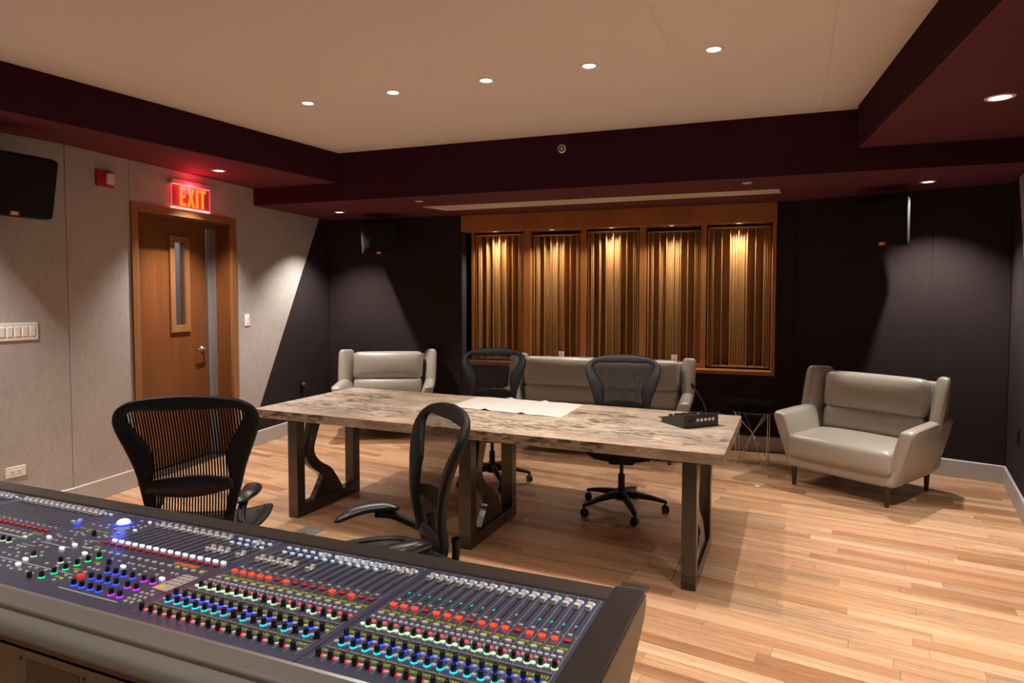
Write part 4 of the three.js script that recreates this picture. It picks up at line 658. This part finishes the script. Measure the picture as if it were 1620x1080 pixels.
  for (let k = 0; k < 16; k++) { const u = -1.075 + k * 0.03; strip(B, u, [0, 1, 2, 3, 4, 6].includes(k) ? 0.252 : 0.158, litB.includes(k)); lower(B, u, k, !offB.includes(k) || k === 9 ? k < 8 || k % 2 === 0 : false); if (k < 12) put('top_button', G.mid, m.ice, B, u + 0.012, 0.164); }
  // master bay: lit white keys above red ones, coloured knobs, key field
  const C = module(-1.625, -1.1195, 'master bay with blue and purple ringed knobs'); lines(C, -1.601, 16, 0.096, 0.30);
  const capC = [0.25, 0.155, 0.25, 0.25, 0.25];
  for (let k = 0; k < 16; k++) {
    const u = -1.151 - k * 0.03; put('fader_slot', G.slot, m.slot, C, u, 0); put('bracket_print', G.bracket, m.print, C, u, 0); put('fader_cap', G.cap, m.cap1, C, u, capC[k] ?? 0.152); if (k < 5) { put('top_button', G.mid, m.ice, C, u, 0.130); put('top_button', G.mid, m.ice, C, u, 0.1655); }
    put('lit_white_button', G.lamp, m.white, C, u, 0.3145); put('mute_button', G.mute, m.dullRed, C, u, 0.3425); put('select_button', G.big, m.grey, C, u + 0.008, 0.399);
  }
  for (const [u, v] of [[-1.364, 0.604], [-1.333, 0.604], [-1.301, 0.604], [-1.269, 0.604], [-1.368, 0.555], [-1.337, 0.555], [-1.305, 0.555], [-1.273, 0.555], [-1.372, 0.507], [-1.340, 0.507], [-1.308, 0.507], [-1.275, 0.507]]) knob(C, u, v - 0.004, m.ringBlue);
  for (const [u, v] of [[-1.224, 0.604], [-1.193, 0.604], [-1.230, 0.555], [-1.199, 0.555], [-1.231, 0.508], [-1.198, 0.508]]) knob(C, u, v - 0.004, m.ringPurple);
  for (const [u, v] of [[-1.488, 0.606], [-1.490, 0.573], [-1.492, 0.541], [-1.497, 0.506], [-1.500, 0.473], [-1.500, 0.441]]) knob(C, u, v - 0.004, m.ringGreen);
  put('rotary_knob', G.knob, m.knob, C, -1.421, 0.464); put('rotary_knob', G.knob, m.knob, C, -1.512, 0.618);
  put('talk_button', oval(0.012, 0.010, 0.006), glow(col(1, 0.03, 0.02), 0.6, col(0.5, 0.02, 0.02)), C, -1.402, 0.556);
  for (const [u, v] of [[-1.371, 0.458], [-1.200, 0.475], [-1.567, 0.433]]) put('lit_white_button', G.lamp, m.white, C, u, v);
  for (const [u, v] of [[-1.589, 0.377], [-1.463, 0.465], [-1.463, 0.524], [-1.453, 0.581], [-1.150, 0.383]]) put('text_display', G.text, m.text, C, u, v, 0.0007);
  for (const [u, v] of [[-1.452, 0.432], [-1.419, 0.434], [-1.381, 0.433], [-1.364, 0.433], [-1.339, 0.433], [-1.322, 0.433], [-1.293, 0.435], [-1.277, 0.435], [-1.247, 0.435], [-1.327, 0.458], [-1.283, 0.459], [-1.277, 0.481], [-1.236, 0.461], [-1.210, 0.435], [-1.192, 0.436], [-1.564, 0.482], [-1.447, 0.478], [-1.446, 0.503], [-1.423, 0.506], [-1.405, 0.506], [-1.422, 0.531], [-1.445, 0.540], [-1.443, 0.568], [-1.430, 0.588], [-1.415, 0.575], [-1.536, 0.437], [-1.535, 0.468], [-1.531, 0.502], [-1.530, 0.535], [-1.515, 0.549], [-1.560, 0.595], [-1.533, 0.599], [-1.577, 0.533], [-1.587, 0.571], [-1.562, 0.569], [-1.527, 0.567], [-1.588, 0.595], [-1.438, 0.602], [-1.618, 0.60]]) put('key', G.small, m.grey, C, u, v);
  for (const [u, v] of [[-1.154, 0.614], [-1.133, 0.614], [-1.161, 0.599], [-1.144, 0.599], [-1.126, 0.599], [-1.162, 0.581], [-1.145, 0.581], [-1.128, 0.581], [-1.164, 0.562], [-1.146, 0.562], [-1.129, 0.562], [-1.148, 0.545]]) put('key', G.small, m.hush, C, u, v);
  const silk = obj('key_field', ext([[-1.175, -0.527], [-1.1205, -0.529], [-1.1215, -0.426], [-1.173, -0.424]], 0.001).rotateX(-Math.PI / 2), std(col(0.48, 0.45, 0.42), 0.5), C); silk.userData.label = 'pale printed field of keys';
  for (let i = 0; i < 3; i++) for (let j = 0; j < 4; j++) put('key', G.small, m.hush, C, -1.163 + i * 0.0165, 0.437 + j * 0.018, 0.001);
  put('function_label', box(0.02, 0.002, 0.011, 0, 0.001, 0), m.amber, C, -1.158, 0.516, 0.001);
  put('warning_label', box(0.088, 0.0012, 0.011, 0, 0.0006, 0), glow(col(1, 0.05, 0.03), 0.5, col(0.5, 0.05, 0.04)), C, -1.230, 0.370); for (let k = 0; k < 3; k++) put('text_display', G.text, m.text, C, -1.258 + k * 0.03, 0.3785, 0.0007);
  obj('strip_print', [box(0.215, 0.001, 0.004, -1.276, 0.0005, 0.6255), box(0.21, 0.001, 0.004, -1.60 + 0.06, 0.0005, 0.5545).scale(1, 1, 1)], m.print, C);
  for (let k = 0; k < 2; k++) put('key', G.small, m.grey, C, -1.640 + 0.02 + k * 0.012, 0.4);
  // monitor block between the bays: trackball and small keys
  const D = module(-1.848, -1.6265, 'monitor block with a glowing blue trackball');
  const ball = put('trackball', new THREE.SphereGeometry(0.021, 28, 16).scale(1, 0.6, 1), glow(col(0.55, 0.7, 1), 2.4), D, -1.738, 0.183, 0.006);
  put('trackball_ring', lathe([[0.019, 0.004], [0.028, 0.0035], [0.030, 0], [0.019, 0]], 28), glow(col(0.01, 0.05, 1), 2.2), D, -1.738, 0.183);
  { const l = new THREE.PointLight(col(0.03, 0.10, 1), 0.012, 0, 2); l.position.set(-1.738, 0.045, 0.20); l.shadow.radius = 1; D.add(l); }
  for (const [u, v] of [[-1.667, 0.434], [-1.807, 0.383], [-1.664, 0.537], [-1.640, 0.570], [-1.666, 0.396]]) put('lit_white_button', G.lamp, m.white, D, u, v);
  put('lit_key', G.mid, m.mint, D, -1.640, 0.216); knob(D, -1.672, 0.510, m.ringPale); knob(D, -1.706, 0.308, m.slot);
  for (const [u, v] of [[-1.806, 0.273], [-1.769, 0.273], [-1.733, 0.273], [-1.698, 0.273]]) put('text_display', G.text, m.text, D, u, v, 0.0007);
  for (const [u, v] of [[-1.803, 0.357], [-1.779, 0.366], [-1.752, 0.368], [-1.725, 0.367], [-1.751, 0.396], [-1.721, 0.394], [-1.774, 0.395], [-1.804, 0.496], [-1.802, 0.475], [-1.771, 0.474], [-1.775, 0.495], [-1.785, 0.476], [-1.771, 0.531], [-1.737, 0.536], [-1.707, 0.534], [-1.736, 0.513], [-1.707, 0.509], [-1.680, 0.482], [-1.653, 0.500], [-1.700, 0.572], [-1.675, 0.570], [-1.648, 0.590], [-1.669, 0.600], [-1.794, 0.434], [-1.808, 0.413], [-1.745, 0.446], [-1.714, 0.448], [-1.814, 0.235], [-1.776, 0.237], [-1.762, 0.218], [-1.741, 0.240], [-1.705, 0.237], [-1.802, 0.317], [-1.776, 0.315], [-1.753, 0.336], [-1.754, 0.315], [-1.758, 0.292], [-1.731, 0.324], [-1.694, 0.383], [-1.668, 0.319], [-1.669, 0.298], [-1.638, 0.296], [-1.652, 0.306], [-1.665, 0.363], [-1.648, 0.359], [-1.639, 0.380], [-1.655, 0.261], [-1.674, 0.216], [-1.674, 0.195], [-1.675, 0.176], [-1.646, 0.174], [-1.643, 0.192], [-1.712, 0.135]]) put('key', G.small, m.grey, D, u, v);
  put('lit_white_button', G.small, m.white, D, -1.678, 0.131); put('key', G.small, m.hush, D, -1.649, 0.13);
  obj('strip_print', [box(0.21, 0.001, 0.004, -1.735, 0.0005, 0.5545), box(0.135, 0.001, 0.004, -1.720, 0.0005, 0.419), box(0.06, 0.001, 0.003, -1.785, 0.0005, 0.456), box(0.045, 0.001, 0.003, -1.650, 0.0005, 0.344)], m.print, D);
  for (let k = 0; k < 4; k++) put('bracket_print', G.bracket, m.print, D, -1.66 - k * 0.05, 0.004);
  knob(C, -1.555, 0.510, m.ringPale);
  // left-hand bay, running out of the picture
  const E = module(-2.372, -1.8495, 'bay of channel strips at the left end of the picture'); lines(E, -2.345, 16, 0.096, 0.30);
  for (let k = 0; k < 16; k++) {
    const u = -1.876 - k * 0.03; strip(E, u, k === 0 ? 0.250 : 0.150, false, { top: k < 2 || k > 13 ? m.ice : m.hush }); put('select_button', G.big, m.grey, E, u, 0.397);
    if (k < 6) { put('function_button', G.small, m.bluish, E, u - 0.0075, 0.424); put('function_button', G.small, m.bluish, E, u + 0.0075, 0.424); put('function_button', G.small, m.hush, E, u, 0.444); knob(E, u + 0.009, 0.463, m.ringPale); }
  }
  put('led', box(0.005, 0.008, 0.02, 0, 0.004, 0), m.ringBlue, E, -1.868, 0.252); put('lit_key', G.mid, m.mint, E, -1.874, 0.4135); put('text_display', G.text, m.text, E, -1.890, 0.374, 0.0007); put('text_display', G.text, m.text, E, -1.861, 0.376, 0.0007);
  const F = module(-2.97, -2.3735, 'bay of channel strips beyond the edge of the picture');
  for (let k = 0; k < 6; k++) { const u = -2.405 - k * 0.03; put('fader_slot', G.slot, m.slot, F, u, 0); put('fader_cap', G.cap, m.cap1, F, u, 0.152); put('top_button', G.mid, m.ice, F, u, 0.1285); put('bracket_print', G.bracket, m.print, F, u, 0); }
  module(-L, -2.9715, 'blank bay at the far left end of the console');
}

scene.traverse(o => { if (o.isMesh) { o.castShadow = true; o.receiveShadow = true; } if (o.isLight) { o.castShadow = true; o.shadow.bias = -0.0004; } });
renderer.render(scene, camera);
